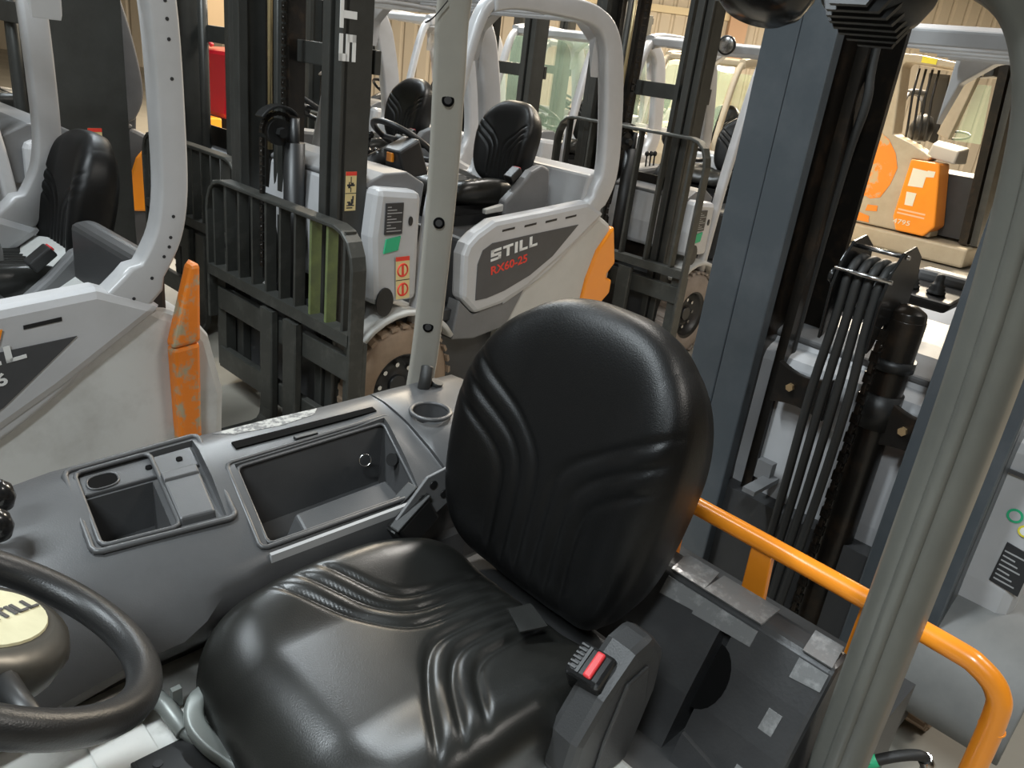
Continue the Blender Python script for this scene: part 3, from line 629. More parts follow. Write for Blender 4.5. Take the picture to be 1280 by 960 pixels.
obj('guide_knob', off(*O4).cyl((-2.045, -.835, 1.32), .022, .012, 'y', 18), blackg, t4)
for i in range(4):
    yy = -.795+.0285*i
    arc = [(-2.115+.066*math.cos(a), yy, 1.305+.066*math.sin(a)) for a in [2.9-.29*k for k in range(11)]]
    path = [(-2.19, yy, 1.20)]+arc+[(-2.045, yy+.002, 1.2), (-2.04, yy+.006*i-.004, 1.0), (-2.04, yy+.004*i, .7), (-2.04, yy, .35), (-2.04, yy, .15)]
    obj('hydraulic_hose', off(*O4).tube(cr(path, 3), .0125, 12), rubber, t4, 'thick black hydraulic hose')
for i in range(34):
    q = part('chain_link', 'link', lambda: MB().box((-.006, -.012, -.017), (.006, .012, .017)), greasy, t4)
    q.location = (-2.075+O4[0], -.675+O4[1], 1.20-.03*i); q.rotation_euler = (0, 0, (i % 2)*1.57); q.scale = (1, 1, .9)
# lever pod and dash behind the mast
pod = obj('lever_pod', off(*O4).hexa([(-2.78, -.93, 1.14), (-2.78, -.74, 1.14), (-2.98, -.74, 1.15), (-2.98, -.93, 1.15)], [(-2.76, -.95, 1.18), (-2.76, -.72, 1.18), (-3.0, -.72, 1.20), (-3.0, -.95, 1.20)]), blackp, t4, 'black lever pod', bev=.012)
for a, b in ((-2.84, -.885), (-2.84, -.80)):
    obj('lever_boot', off(*O4).lathe([(.030, 0), (.030, .006), (.024, .010), (.027, .016), (.021, .021), (.024, .027), (.017, .032), (.014, .045), (.014, .058), (.010, .064), (0, .065)], (a, b, 1.19), 'z', 20), rubber, pod)
obj('pod_arm', off(*O4).box((-3.06, -.92, 1.19), (-2.97, -.74, 1.235)), cabgrey, pod, bev=.015)
sk = obj('front_apron', off(*O4).prism([(-2.22, .30), (-2.19, .62), (-2.19, 1.02), (-2.42, 1.10), (-2.42, .30)], -1.18, -.19), silver, t4, 'silver front apron', bev=.03)
obj('apron_strip', off(*O4).box((-2.186, -.40, .935), (-2.18, -.22, .945)), panel_grey, sk)
def disc(y, z, r, x=-2.1895): return off(*O4).cyl((x, y, z), r, .002, 'x', 24)
DY, DZ = .030, -.045
obj('round_hole', disc(-.285+DY, .945, .011), recess, sk)
obj('green_sticker', disc(-.295+DY, .875+DZ, .019), greens, sk, 'round green sticker')
obj('sticker_print', disc(-.295+DY, .875+DZ, .013, -2.189), silver, sk)
obj('green_sticker', off(*O4).prism([(-.275+DY, .845+DZ), (-.235+DY, .86+DZ), (-.21+DY, .90+DZ), (-.25+DY, .88+DZ)], -2.19, -2.187, 'x'), greens, sk, 'green sticker')
obj('yellow_sticker', disc(-.262+DY, .847+DZ, .016, -2.187), yellows, sk, 'round yellow sticker')
obj('sticker_print', disc(-.262+DY, .847+DZ, .011, -2.1865), white, sk)
lb = obj('warning_plate', off(*O4).prism([(-.262, .635), (-.19, .625), (-.19, .745), (-.258, .755)], -2.192, -2.186, 'x'), labelk, sk, 'black plate with white print')
for i in range(7): obj('print_line', off(*O4).prism([(-.255, .645+.014*i), (-.205-.01*(i % 3), .641+.014*i), (-.205-.01*(i % 3), .645+.014*i), (-.255, .649+.014*i)], -2.187, -2.1853, 'x'), labelt, lb)
obj('inner_wheel_arch', off(*O4).cyl((-2.25, -.30, .40), .19, .02, 'x', 24), blackp, t4)
obj('front_fender', off(*O4).sweep([(-2.43+.40*math.sin(a), -.25, .26+.34*math.cos(a)) for a in [-.2+.2*i for i in range(10)]], rr(.02, .36, .006, 2), (0, 1, 0), sm=True), fenderm, t4)
# ------------------------------------------------------------------ our own forklift, seen from beside its seat (coordinates: frame x+.9, y+.77)
OO = (.90, .77)
own = thing('forklift', 'nearest forklift, its black seat, orange rail and steering wheel filling the foreground', 'forklift', frame_pt(226.5, -.90, -.77), math.radians(226.5))
def W(x, y, z): return (x+OO[0], y+OO[1], z)
def mo(): return off(*OO)
cu = obj('seat_cushion', CUSH, vinyl, own, 'black vinyl seat cushion with pressed chevron grooves')
cu.location = W(-.925, -.765, .848); cu.rotation_euler = (0, -.04, 0)
bo = obj('backrest', BACK, vinyl2, own, 'tall black vinyl backrest with broad shoulders')
bt = .20; u = Vector((-math.sin(bt), 0, math.cos(bt))); f_ = Vector((math.cos(bt), 0, math.sin(bt))); l = f_.cross(u)
bo.matrix_local = Matrix(((u.x, l.x, f_.x, -.90+OO[0]), (u.y, l.y, f_.y, -.785+OO[1]), (u.z, l.z, f_.z, .825), (0, 0, 0, 1))) @ Matrix.Diagonal((1.05, 1.07, 1.0, 1))
obj('seat_suspension', mo().box((-.86, -.98, .70), (-.44, -.56, .755)).box((-.90, -1.0, .725), (-.42, -.54, .76)), blackp, own, bev=.008)
obj('seat_shroud', mo().box((-1.0, -.97, .71), (-.90, -.57, .80)), blackp, own, bev=.02)
obj('seat_tag', mo().hexa([(-.815, -.715, .882), (-.79, -.66, .884), (-.835, -.64, .888), (-.855, -.70, .886)], [(-.815, -.715, .885), (-.79, -.66, .887), (-.835, -.64, .891), (-.855, -.70, .889)]), vinyl, own)
# recliner cover with belt buckle on the near side
P = [(-.815, .975), (-.86, .985), (-.90, .94), (-.90, .86), (-.86, .735), (-.74, .735), (-.70, .80), (-.71, .86), (-.755, .92)]
rc = obj('recliner_cover', mo().prism(P, -.515, -.455), mat('recliner_grey_plastic', (.030, .030, .030), .45, bump=.15, bs=350), own, 'dark grey recliner cover', bev=.014)
rc2 = obj('recliner_crease', mo().prism([(-.80, .93), (-.85, .94), (-.865, .86), (-.82, .77), (-.76, .77), (-.77, .84)], -.457, -.449), mat('recliner_grey_plastic', (.04, .04, .04), .45), rc, bev=.006)
T = Matrix.Translation(W(-.775, -.500, .935)) @ Matrix.Rotation(.15, 4, 'Z') @ Matrix.Rotation(.45, 4, 'Y')
mb = MB(); mb.T = T; mb.box((-.028, -.030, -.035), (.028, .030, .022)); bk = obj('belt_buckle', mb, blackg, own, bev=.007)
mb = MB(); mb.T = T; mb.box((-.022, .000, .020), (.022, .014, .027)); obj('release_button', mb, redp, bk, 'red release button', bev=.003)
mb = MB(); mb.T = T
mb.box((-.022, -.013, .020), (.022, -.008, .024)); obj('buckle_slot', mb, blackp, bk)
for i in range(6):
    mb = MB(); mb.T = T; mb.box((-.021+.0075*i, -.027, .020), (-.018+.0075*i, -.014, .025)); obj('buckle_rib', mb, blackp, bk)
# belt reel on the far side
T = Matrix.Translation(W(-.845, -1.035, .885)) @ Matrix.Rotation(.1, 4, 'Z') @ Matrix.Rotation(.55, 4, 'Y')
mb = MB(); mb.T = T; mb.box((-.045, -.035, -.04), (.045, .03, .030)); br = obj('belt_reel', mb, blackp, own, 'dark belt reel', bev=.006)
mb = MB(); mb.T = T; mb.box((-.05, -.036, .030), (.048, -.008, .036)).box((-.05, .0, .030), (.048, .031, .036)); obj('reel_cover', mb, rubber, br, bev=.003)
mb = MB(); mb.T = T; mb.box((.046, -.028, -.06), (.052, .022, .028)); obj('belt_webbing', mb, rubber, br)
obj('reel_bracket', mo().prism([(-.80, .90), (-.87, .975), (-.93, .985), (-.97, .95), (-.93, .90), (-.86, .86)], -1.025, -1.018), cabgrey, br, 'grey bracket with holes', bev=.002)
for a, b in ((-.885, .955), (-.915, .925), (-.86, .93)): obj('bracket_hole', mo().cyl((a, -1.0185, b), .009, .003, 'y', 14), blackp, br)
# floor plate and lower parts
hp = obj('floor_plate', mo().box((-.86, -1.16, .67), (-.02, -.22, .735)), hoodm, own, 'pale worn floor plate', bev=.01)
obj('raised_step', mo().box((-.30, -1.05, .735), (-.22, -.30, .740)), hoodm, hp, bev=.004)
obj('chassis', mo().box((-1.62, -1.30, .15), (.25, -.24, .62)), cabdark, own)
obj('side_sill', mo().box((-1.2, -.24, .35), (.2, -.17, .66)), silver, own, bev=.02)
# seat levers at the front edge of the cushion
lv = obj('weight_lever', mo().sweep(cr([(-.425, -.895, .765), (-.40, -.925, .778), (-.368, -.925, .785), (-.348, -.895, .775), (-.352, -.85, .765), (-.375, -.79, .755), (-.40, -.73, .745), (-.42, -.66, .735)], 4), rr(.030, .022, .008), (0, 0, 1), sm=True), steelg, own, 'grey cast seat lever')
obj('lever_pin', mo().cyl((-.385, -.80, .762), .007, .010, 'z', 10), steelg, lv)
obj('slider_handle', mo().tube([(-.325, -.985, .765), (-.33, -.955, .765), (-.335, -.90, .757)], .014, 12).tube([(-.335, -.905, .757), (-.345, -.885, .75), (-.37, -.86, .745)], .011, 10), steelg, own, 'grey round slider handle', bev=.002)
obj('slider_tab', mo().box((-.355, -.965, .755), (-.34, -.955, .79)), steelg, own)
obj('lever_plate', mo().hexa([(-.445, -.905, .76), (-.415, -.91, .76), (-.43, -.74, .75), (-.47, -.74, .75)], [(-.445, -.905, .775), (-.415, -.91, .775), (-.43, -.74, .765), (-.47, -.74, .765)]), steelg, own, 'grey cast lever plate', bev=.004)
obj('seat_rail_plate', mo().box((-.40, -.90, .742), (-.26, -.55, .750)).box((-.262, -.90, .73), (-.255, -.55, .750)), blackp, own, 'black seat rail plate', bev=.002)
obj('rail_hole', mo().cyl((-.285, -.875, .7501), .007, .001, 'z', 12), labelk, own)
# ---- console
def sec(x):
    # outline of the console cross section (y, z)
    if x > -.46:
        P = [(-1.385, .60), (-1.385, .955), (-1.375, .985), (-1.35, 1.0), (-1.30, 1.0), (-1.22, .985), (-1.12, .950), (-1.06, .915), (-1.02, .875), (-1.0, .835), (-1.02, .80), (-1.075, .745), (-1.10, .60)]
    elif x > -.97:
        P = [(-1.385, .60), (-1.385, .955), (-1.375, .985), (-1.35, 1.0), (-1.30, 1.0), (-1.22, .985), (-1.12, .950), (-1.05, .918), (-1.035, .910), (-1.03, .90), (-1.035, .81), (-1.08, .745), (-1.10, .60)]
    else:
        P = [(-1.385, .60), (-1.385, .96), (-1.375, .99), (-1.35, 1.005), (-1.30, 1.01), (-1.22, 1.005), (-1.16, .995), (-1.12, .985), (-1.09, .96), (-1.08, .92), (-1.08, .80), (-1.10, .74), (-1.12, .60)]
    k = max(0, x+.30); P = [(a+.10*k, b-.12*k) for a, b in P]
    return P
def ssec(x, w=.05):
    a = sec(x-w); b = sec(x+w); c = sec(x); return [((p[0]+q[0]+2*r[0])/4, (p[1]+q[1]+2*r[1])/4) for p, q, r in zip(a, b, c)]
xs = [.12, .0, -.1, -.2, -.3, -.38, -.42, -.46, -.50, -.55, -.7, -.85, -.92, -.95, -.98, -1.02, -1.1, -1.18, -1.2]
mb = mo(); mb.loft([[(x, a, b) for a, b in ssec(x)] for x in xs], sm=False)
con = obj('console', mb, console_m, own, 'dark grey moulded console beside the seat')
def quadpt(Q, u_, v_):
    a, b, c, d = [Vector(q) for q in Q]; return a*(1-u_)*(1-v_)+b*u_*(1-v_)+c*u_*v_+d*(1-u_)*v_
TR = [(-.318, -1.330, 1.000), (-.556, -1.350, 1.000), (-.523, -1.120, .953), (-.300, -1.135, .958)]   # far-left, far-right, near-right, near-left
BN = [(-.575, -1.235, .985), (-.930, -1.250, .988), (-.885, -1.055, .922), (-.548, -1.055, .922)]
def inset(Q, e): return [quadpt(Q, a, b) for a, b in ((e, e), (1-e, e), (1-e, 1-e), (e, 1-e))]
def cutter(Q, up, dn):
    mb = mo(); t_ = [Vector(q)+Vector((0, 0, up)) for q in Q]; b_ = [Vector(q)-Vector((0, 0, dn)) for q in Q]
    c = sum(b_, Vector())/4; b_ = [c+(q-c)*.93 for q in b_]; return mb.hexa(b_, t_)
cup = mo().cyl((-1.02, -1.205, .90), .040, .2, 'z', 28)
shallow = cutter(inset(TR, .02), .05, .010)
deep = cutter([quadpt(TR, a, b) for a, b in ((.07, .33), (.56, .33), (.56, .93), (.07, .93))], .05, .10)
binc = cutter(BN, .05, .145)
seam = mo().box((-.962, -1.40, .90), (-.957, -1.02, 1.1))
cut(con, [shallow, deep, binc, cup, seam])
for p in con.data.polygons: p.use_smooth = True
try:
    con.data.set_sharp_from_angle(angle=.6)
except Exception: pass
def rim(Q, r, e, name, m, dz=.0, parent=con, rad=.012):
    pts = []
    q = inset(Q, e)
    for i in range(4):
        a, b, c = q[i-1], q[i], q[(i+1) % 4]
        d1 = (a-b).normalized(); d2 = (c-b).normalized()
        pts += [b+d1*rad, b+d1*rad*.3+d2*rad*.3, b+d2*rad]
    pts.append(pts[0]); pts.append(pts[1])
    return obj(name, mo().tube([p+Vector((0, 0, dz)) for p in pts], r, 8, caps=False), m, parent, bev=0)
rim(TR, .0055, -.01, 'tray_rim', console_m, .001)
rim([quadpt(TR, a, b) for a, b in ((.05, .05), (.60, .05), (.60, .96), (.05, .96))], .0045, 0, 'tray_rim', console_m, .0015)
st = obj('tray_strip', mo().hexa([quadpt(TR, a, b)+Vector((0, 0, -.012)) for a, b in ((.07, .08), (.93, .08), (.93, .32), (.07, .32))], [quadpt(TR, a, b)+Vector((0, 0, -.003)) for a, b in ((.07, .08), (.93, .08), (.93, .32), (.07, .32))]), console_m, con, bev=.003)
def onq(Q, u_, v_, r1, r2, h, n=20):
    ex = (quadpt(Q, 1, v_)-quadpt(Q, 0, v_)).normalized(); ey = (quadpt(Q, u_, 1)-quadpt(Q, u_, 0)).normalized(); c = quadpt(Q, u_, v_)+Vector((0, 0, h))
    R_ = [c+ex*(math.copysign(abs(math.cos(2*PI*k/n))**.7, math.cos(2*PI*k/n))*r1)+ey*(math.copysign(abs(math.sin(2*PI*k/n))**.8, math.sin(2*PI*k/n))*r2) for k in range(n)]
    return R_
a_ = onq(TR, .22, .21, .024, .016, -.0028); obj('oval_opening', mo().hexa(a_, [p+Vector((0, 0, .0015)) for p in a_]), recess, st)
obj('oval_lip', mo().tube(onq(TR, .22, .21, .026, .018, -.002)+onq(TR, .22, .21, .026, .018, -.002)[:1], .002, 6, caps=False), console_m, st)
for uu in (.56, .80):
    a_ = onq(TR, uu, .20, .006, .006, -.0028); obj('round_opening', mo().hexa(a_, [p+Vector((0, 0, .0015)) for p in a_]), recess, st)
fl_ = obj('tray_flap', mo().hexa([quadpt(TR, a, b)+Vector((0, 0, -.010)) for a, b in ((.60, .36), (.90, .36), (.88, .95), (.60, .95))], [quadpt(TR, a, b)+Vector((0, 0, .010)) for a, b in ((.605, .37), (.89, .37), (.87, .93), (.605, .93))]), console_m, con, 'hinged flap in the tray', bev=.004)
obj('flap_ridge', mo().hexa([quadpt(TR, a, b)+Vector((0, 0, .008)) for a, b in ((.605, .38), (.885, .38), (.885, .50), (.605, .50))], [quadpt(TR, a, b)+Vector((0, 0, .014)) for a, b in ((.605, .39), (.88, .39), (.88, .48), (.605, .48))]), console_m, fl_, bev=.002)
# bin details
rim(BN, .0045, -.035, 'bin_lip', console_m, .002)
rim(BN, .004, .015, 'bin_lip', console_m, -.004)
obj('bin_pocket', mo().hexa([(-.61, -1.06, .79), (-.875, -1.06, .79), (-.875, -1.155, .79), (-.61, -1.15, .79)], [(-.645, -1.056, .878), (-.868, -1.058, .882), (-.868, -1.150, .905), (-.655, -1.145, .900)]), console_m, con, bev=.005)
obj('power_socket', mo().cyl((-.90, -1.17, .935), .014, .008, (1, .3, .4), 20), blackp, con)
obj('socket_ring', mo().torus((-.858, -1.213, .925), .013, .002, (.3, 1, .3), 20, 6), chrome, con, 'bright socket ring')
obj('bin_latch', mo().box((-.715, -1.262, .988), (-.765, -1.250, .999)), blackp, con, bev=.001)
obj('bin_slot', mo().hexa([(-.60, -1.292, .998), (-.925, -1.292, 1.0), (-.925, -1.275, .997), (-.60, -1.272, .994)], [(-.60, -1.292, 1.0025), (-.925, -1.292, 1.0035), (-.925, -1.275, 1.001), (-.60, -1.272, .998)]), recess, con)
obj('paint_scuff', mo().hexa([(-.585, -1.345, 1.0), (-.70, -1.35, 1.0), (-.82, -1.348, 1.0), (-.80, -1.325, 1.0), (-.72, -1.312, 1.0), (-.62, -1.322, 1.0)], [(-.585, -1.345, 1.0008), (-.70, -1.35, 1.0008), (-.82, -1.348, 1.0008), (-.80, -1.325, 1.0008), (-.72, -1.312, 1.0008), (-.62, -1.322, 1.0008)]), mat('scraped_plastic', (.30, .30, .28), .6, col2=(.10, .10, .10), ns=55, thr=(.45, .55)), con, 'pale scraped patch')
obj('bin_bright_edge', mo().hexa([(-.545, -1.036, .900), (-.90, -1.036, .903), (-.90, -1.030, .903), (-.545, -1.030, .900)], [(-.545, -1.036, .918), (-.90, -1.036, .921), (-.90, -1.030, .919), (-.545, -1.030, .916)]), mat('bright_lip', (.34, .34, .34), .35), con, 'bright lip below the bin')
obj('cup_rim', mo().torus((-1.02, -1.205, 1.006), .044, .005, (0, 0, 1), 36, 8), console_m, con)
obj('cup_wall', mo().cyl((-1.02, -1.165, .78), .058, .19, 'z', 28), console_m, con)
obj('lower_console_wall', mo().box((-1.02, -1.075, .60), (-.60, -1.05, .78)), cabdark, con)
# lever knobs at the left edge
for a, b, c in ((-.200, -1.215, 1.03), (-.178, -1.135, 1.03)):
    obj('lever_knob', mo().tube([(a+.03, b, .93), (a+.01, b, c)], .006, 8).lathe([(0, -.005), (.017, .004), (.022, .02), (.018, .038), (.008, .048), (0, .05)], (a, b, c), 'z', 20), blackg, own, 'glossy black lever knob')
# ---- steering
ax = Vector((-.68, -.03, 1)).normalized(); c0 = Vector((-.110, -.850, 1.098))
sw = obj('steering_wheel', mo().torus(c0, .178, .0205, ax, 72, 16), wheelrim_m, own)
e1 = Vector((-1, 0, -.70)).normalized(); e2 = ax.cross(e1)
E1, E2 = e1, e2
e1, e2 = (E1*.77+E2*.64), (E2*.77-E1*.64)
hubc = c0-ax*.02+E2*.035+E1*.012
def oval(c, a, b, n=28): return [c+e1*(a*math.cos(2*PI*k/n))+e2*(b*math.sin(2*PI*k/n)) for k in range(n)]
hub = obj('steering_hub', mo().loft([oval(hubc-ax*.085, .055, .05), oval(hubc-ax*.06, .10, .075), oval(hubc-ax*.03, .120, .092), oval(hubc-ax*.005, .124, .095), oval(hubc+ax*.012, .114, .085), oval(hubc+ax*.018, .095, .062)]), mat('hub_grey_plastic', (.05, .048, .042), .35), sw, 'grey steering hub')
obj('hub_label', mo().loft([oval(hubc+ax*.0185, .088, .054), oval(hubc+ax*.021, .086, .052)], sm=False), creamw, hub, 'cream oval label with grey lettering')
wide_word('hub_lettering', 'STILL', .017, Vector(W(*(hubc+ax*.0215)))+e1*-.022-e2*.012, e1, e2, panel_grey, hub)
e1, e2 = E1, E2
for s in (-1, 1):
    obj('spoke', mo().tube([hubc+e2*(s*.06)-ax*.01, hubc+e2*(s*.13)+ax*.0, c0+e2*(s*.175)], [.018, .014, .012], 10), blackp, sw)
obj('spoke', mo().tube([hubc+e1*-.07-ax*.01, c0+e1*-.18], [.018, .012], 10), blackp, sw)
obj('steering_column', mo().tube([hubc-ax*.06, (-.02, -.775, 1.05), (.12, -.775, .85), (.22, -.775, .66)], [.05, .06, .075, .085], 18), cabdark, own)
# ---- guard pillars: one arch behind the seat
arch = [(-1.18, -.245, .42), (-1.155, -.232, .70), (-1.125, -.226, 1.12), (-1.10, -.224, 1.467), (-1.065, -.232, 1.70), (-1.045, -.252, 1.81), (-1.035, -.295, 1.880), (-1.03, -.37, 1.918), (-1.03, -.50, 1.93)]
arl = [(-1.125, -1.385, .94), (-1.12, -1.36, 1.12), (-1.10, -1.325, 1.467), (-1.065, -1.29, 1.70), (-1.045, -1.27, 1.81), (-1.035, -1.24, 1.880), (-1.03, -1.17, 1.918), (-1.03, -1.04, 1.93)]
sec_ = rr(.080, .080, .024, 4)
gp = obj('guard_pillar', mo().sweep(cr(arch, 6), sec_, (1, 0, .18), sm=True), pillarm, own, 'greenish grey guard pillar on the near side')
obj('pillar_ridge', mo().sweep([Vector(p)+Vector((.038, .0, 0)) for p in cr(arch[:6], 5)], rr(.022, .016, .007, 3), (1, 0, .18), sm=True), pillarm, gp)
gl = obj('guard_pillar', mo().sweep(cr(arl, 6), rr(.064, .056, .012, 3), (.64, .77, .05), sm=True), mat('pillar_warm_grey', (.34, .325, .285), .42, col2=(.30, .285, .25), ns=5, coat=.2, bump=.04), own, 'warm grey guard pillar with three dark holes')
for z_, y_, x_ in ((1.15, -1.357, -1.119), (1.40, -1.331, -1.104), (1.655, -1.297, -1.073)):
    hc = Vector((x_, y_, z_))+Vector((.64, .77, 0))*.0275
    obj('pillar_hole', mo().lathe([(.0125, 0), (.0125, .0015), (.009, .002), (.0, .002)], hc, (.64, .77, .05), 22, caps=False), recess, gl)
    obj('hole_cap', mo().cyl(hc, .0075, .003, (.64, .77, .05), 16), labelk, gl)
obj('roof_cross_beam', mo().box((-1.065, -1.06, 1.925), (-.995, -.48, 1.975)), pillarm, own, bev=.01)
obj('roof_side_rail', mo().box((-1.03, -.30, 1.93), (-.05, -.24, 1.98)), pillarm, own, bev=.01)
obj('roof_side_rail', mo().box((-1.03, -1.30, 1.93), (-.05, -1.24, 1.98)), pillarm, own, bev=.01)
obj('pillar_boot', mo().tube(cr([(-1.098, -1.322, 1.055), (-1.085, -1.310, 1.03), (-1.083, -1.312, 1.0), (-1.095, -1.318, .972), (-1.110, -1.315, .985), (-1.118, -1.305, 1.02)], 5), .015, 12), rubber, own, 'bent black rubber boot at the pillar foot')
obj('pillar_seam', mo().sweep(cr([(-1.03, -1.318, 1.795), (-1.005, -1.30, 1.79), (-1.00, -1.27, 1.80), (-1.01, -1.245, 1.83)], 4), rr(.003, .003, .001, 1), (0, 0, 1)), labelk, gl)
# ---- work lights under the cross beam
for k, (yy, ribs) in enumerate(((-.645, False), (-.485, True))):
    c = Vector((-1.09, yy, 1.90)); d = Vector((.35, 0, -1)).normalized()
    o = obj('work_light', mo().lathe([(.068, -.03), (.072, 0), (.071, .022), (.062, .045), (.045, .058), (.0, .063)], c, d, 32, caps=True), blackg if not ribs else blackp, own, 'round black lamp housing' if not ribs else 'black lamp housing with cooling ribs')
    obj('lamp_mount', mo().tube([c-d*.02, (-1.04, yy, 1.93)], .012, 8), blackp, o)
    if ribs:
        for i in range(8):
            t_ = -.056+.016*i; hw_ = math.sqrt(max(0, .068**2-t_**2))
            q0 = c+d*.056; e_ = Vector((1, 0, .35)).normalized()
            obj('cooling_rib', mo().hexa([q0+e_*t_+Vector((0, s_*hw_, 0))-d*.03*k_ for s_, k_ in ((-1, 1), (1, 1))]+[q0+e_*t_+Vector((0, s_*hw_*.6, 0))+d*.012 for s_ in (1, -1)], [q0+e_*(t_+.006)+Vector((0, s_*hw_, 0))-d*.03*k_ for s_, k_ in ((-1, 1), (1, 1))]+[q0+e_*(t_+.006)+Vector((0, s_*hw_*.6, 0))+d*.012 for s_ in (1, -1)]), blackp, o)
    else:
        obj('lamp_screw', mo().cyl((-1.03, yy-.035, 1.862), .006, .006, (.9, 0, -.5), 12), chrome, o)
# ---- orange rail
rail = cr([(-1.30, -.700, .62), (-1.295, -.702, .86), (-1.288, -.700, .93), (-1.278, -.680, .962), (-1.272, -.64, .966), (-1.27, -.40, .966), (-1.27, -.170, .962), (-1.27, -.118, .955), (-1.27, -.083, .93), (-1.27, -.072, .88), (-1.275, -.070, .70), (-1.28, -.070, .45)], 7)
rb = obj('rear_rail', mo().tube(rail, .0185, 20), orange, own, 'bright orange tubular rail behind the seat')
for yy in (-.500, -.285):
    obj('rail_leg', mo().hexa([(-1.305, yy-.03, .80), (-1.305, yy+.022, .80), (-1.29, yy+.022, .80), (-1.29, yy-.03, .80)], [(-1.278, yy-.022, .955), (-1.278, yy+.022, .955), (-1.262, yy+.022, .955), (-1.262, yy-.022, .955)]), orange, rb, 'flat orange rail leg', bev=.003)
obj('weld_seam', mo().torus((-1.273, -.0705, .865), .0185, .002, (0, 0, 1), 20, 6), orange, rb)
# ---- taped rear cover
XZ = [(-1.162, .868), (-1.172, .878), (-1.222, .882), (-1.24, .86), (-1.25, .35), (-.92, .35), (-.97, .50), (-1.03, .62), (-1.075, .72), (-1.12, .80)]
bx = obj('rear_cover', mo().prism(XZ, -.90, -.285), mat('taped_cover_plastic', (.030, .030, .031), .36, col2=(.042, .042, .042), ns=10, bump=.2, bs=150), own, 'black rear cover mended with clear tape', bev=.010)
gr = mo().box((-1.165, -.485, .60), (-.90, -.462, .862)); rc_ = mo().cyl((-1.20, -.435, .785), .038, .14, 'x', 24)
cut(bx, [gr])
def face_x(z): 
    pts = [(.50, -.97), (.62, -1.03), (.72, -1.075), (.80, -1.12), (.868, -1.162)]
    for (a, b), (c, d) in zip(pts, pts[1:]):
        if z <= c: return b+(d-b)*(z-a)/(c-a)
    return -1.162
def on_face(name, pts, m, t=.003, label=None, parent=bx):
    lo = [(face_x(z)+.0005, y, z) for y, z in pts]; hi = [(face_x(z)+t, y, z) for y, z in pts]
    return obj(name, mo().hexa(lo, hi), m, parent, label)
on_face('half_round_recess', [(-.470, .71), (-.470, .82)]+[(-.470+.042*math.sin(a), .765+.055*math.cos(a)) for a in [.2+.27*i for i in range(11)]], recess, .002)
on_face('cover_patch', [(-.88, .56), (-.62, .56), (-.56, .64), (-.56, .70), (-.88, .72)], bx.data.materials[0], .014)
on_face('cover_patch', [(-.46, .56), (-.31, .56), (-.31, .64), (-.46, .67)], bx.data.materials[0], .010)
for a, b in ((-.84, -.70), (-.62, -.545), (-.545, -.425), (-.345, -.292)):
    k_ = random.uniform(-.01, .01)
    tp = obj('clear_tape_strip', mo().hexa([(-1.166, a, .876), (-1.166, b, .876), (-1.226, b+k_, .884), (-1.226, a+k_, .884)], [(-1.164, a, .8805), (-1.164, b, .8805), (-1.226, b+k_, .8862), (-1.226, a+k_, .8862)]), tape, bx, 'clear glossy tape strip')
    on_face('clear_tape_strip', [(a, .835), (b, .84), (b, .866), (a, .866)], tape, .0025)
on_face('clear_tape_strip', [(-.36, .62), (-.335, .62), (-.325, .78), (-.35, .78)], tape, .0025)
on_face('clear_tape_strip', [(-.80, .76), (-.70, .72), (-.69, .74), (-.79, .78)], tape, .0025)
on_face('clear_tape_strip', [(-.62, .60), (-.565, .60), (-.56, .67), (-.60, .69)], tape, .0025)
# hydraulic hose with fitting at the lower right corner
hh = obj('hydraulic_hose', mo().tube(cr([(-1.40, -.34, .40), (-1.42, -.26, .50), (-1.45, -.215, .545), (-1.48, -.18, .565), (-1.50, -.16, .56), (-1.51, -.15, .52), (-1.51, -.145, .40)], 6), .011, 14), rubber, own, 'black hose with green marking')
obj('hose_band', mo().tube([(-1.425, -.25, .511), (-1.442, -.225, .536)], .0125, 14), greens, hh, 'green hose band')
obj('hose_fitting', mo().tube([(-1.50, -.16, .56), (-1.51, -.15, .54), (-1.51, -.147, .515)], .0145, 10), chrome, hh, 'bright hose fitting')
obj('counterweight', mo().prism([(-1.40, .70), (-1.62, .60), (-1.66, .25), (-1.2, .25), (-1.2, .62), (-1.25, .70)], -1.32, -.36), blackp, own, bev=.02)
# ------------------------------------------------------------------ reach truck
rt = thing('reach_truck', 'beige and orange reach truck standing by the ribbed wall', 'reach truck', frame_pt(226.5, -11.1, -3.7), math.radians(226.5))
def mr(): return off(11.1, 3.7)
def flatx(name, pts, x0, x1, m, parent=rt, label=None, bev=0): return obj(name, mr().prism(pts, x0, x1, 'x'), m, parent, label, bev)
flatx('side_frame', [(-4.41, 2.36), (-4.07, 2.36), (-3.60, 2.31), (-3.55, 2.24), (-4.20, 2.26), (-4.23, 2.22), (-4.10, 1.42), (-3.84, 1.34), (-3.57, 1.22), (-3.60, 1.17), (-3.78, 1.17), (-3.725, .35), (-3.30, .36), (-3.30, .28), (-4.36, .27)], -11.0, -10.7, beige, bev=.02)
flatx('orange_patch', [(-4.343, 1.40), (-4.24, 1.41), (-4.13, 1.35), (-4.00, 1.20), (-3.925, 1.03), (-3.955, .82), (-4.03, .64), (-4.15, .60), (-4.27, .63), (-4.30, .97)], -10.702, -10.694, orange_far, label='scuffed orange round patch')
flatx('orange_patch', [(-4.33, .30), (-4.08, .30), (-4.10, .38), (-4.33, .42)], -10.702, -10.694, orange_far, label='scuffed orange foot patch')
flatx('orange_patch', [(-4.17, .44), (-4.02, .46), (-4.03, .53), (-4.16, .52)], -10.702, -10.694, orange_far)
bs = flatx('base_frame', [(-4.40, .02), (-2.8, .02), (-2.8, .26), (-4.40, .26)], -12.2, -10.62, beige, bev=.03)
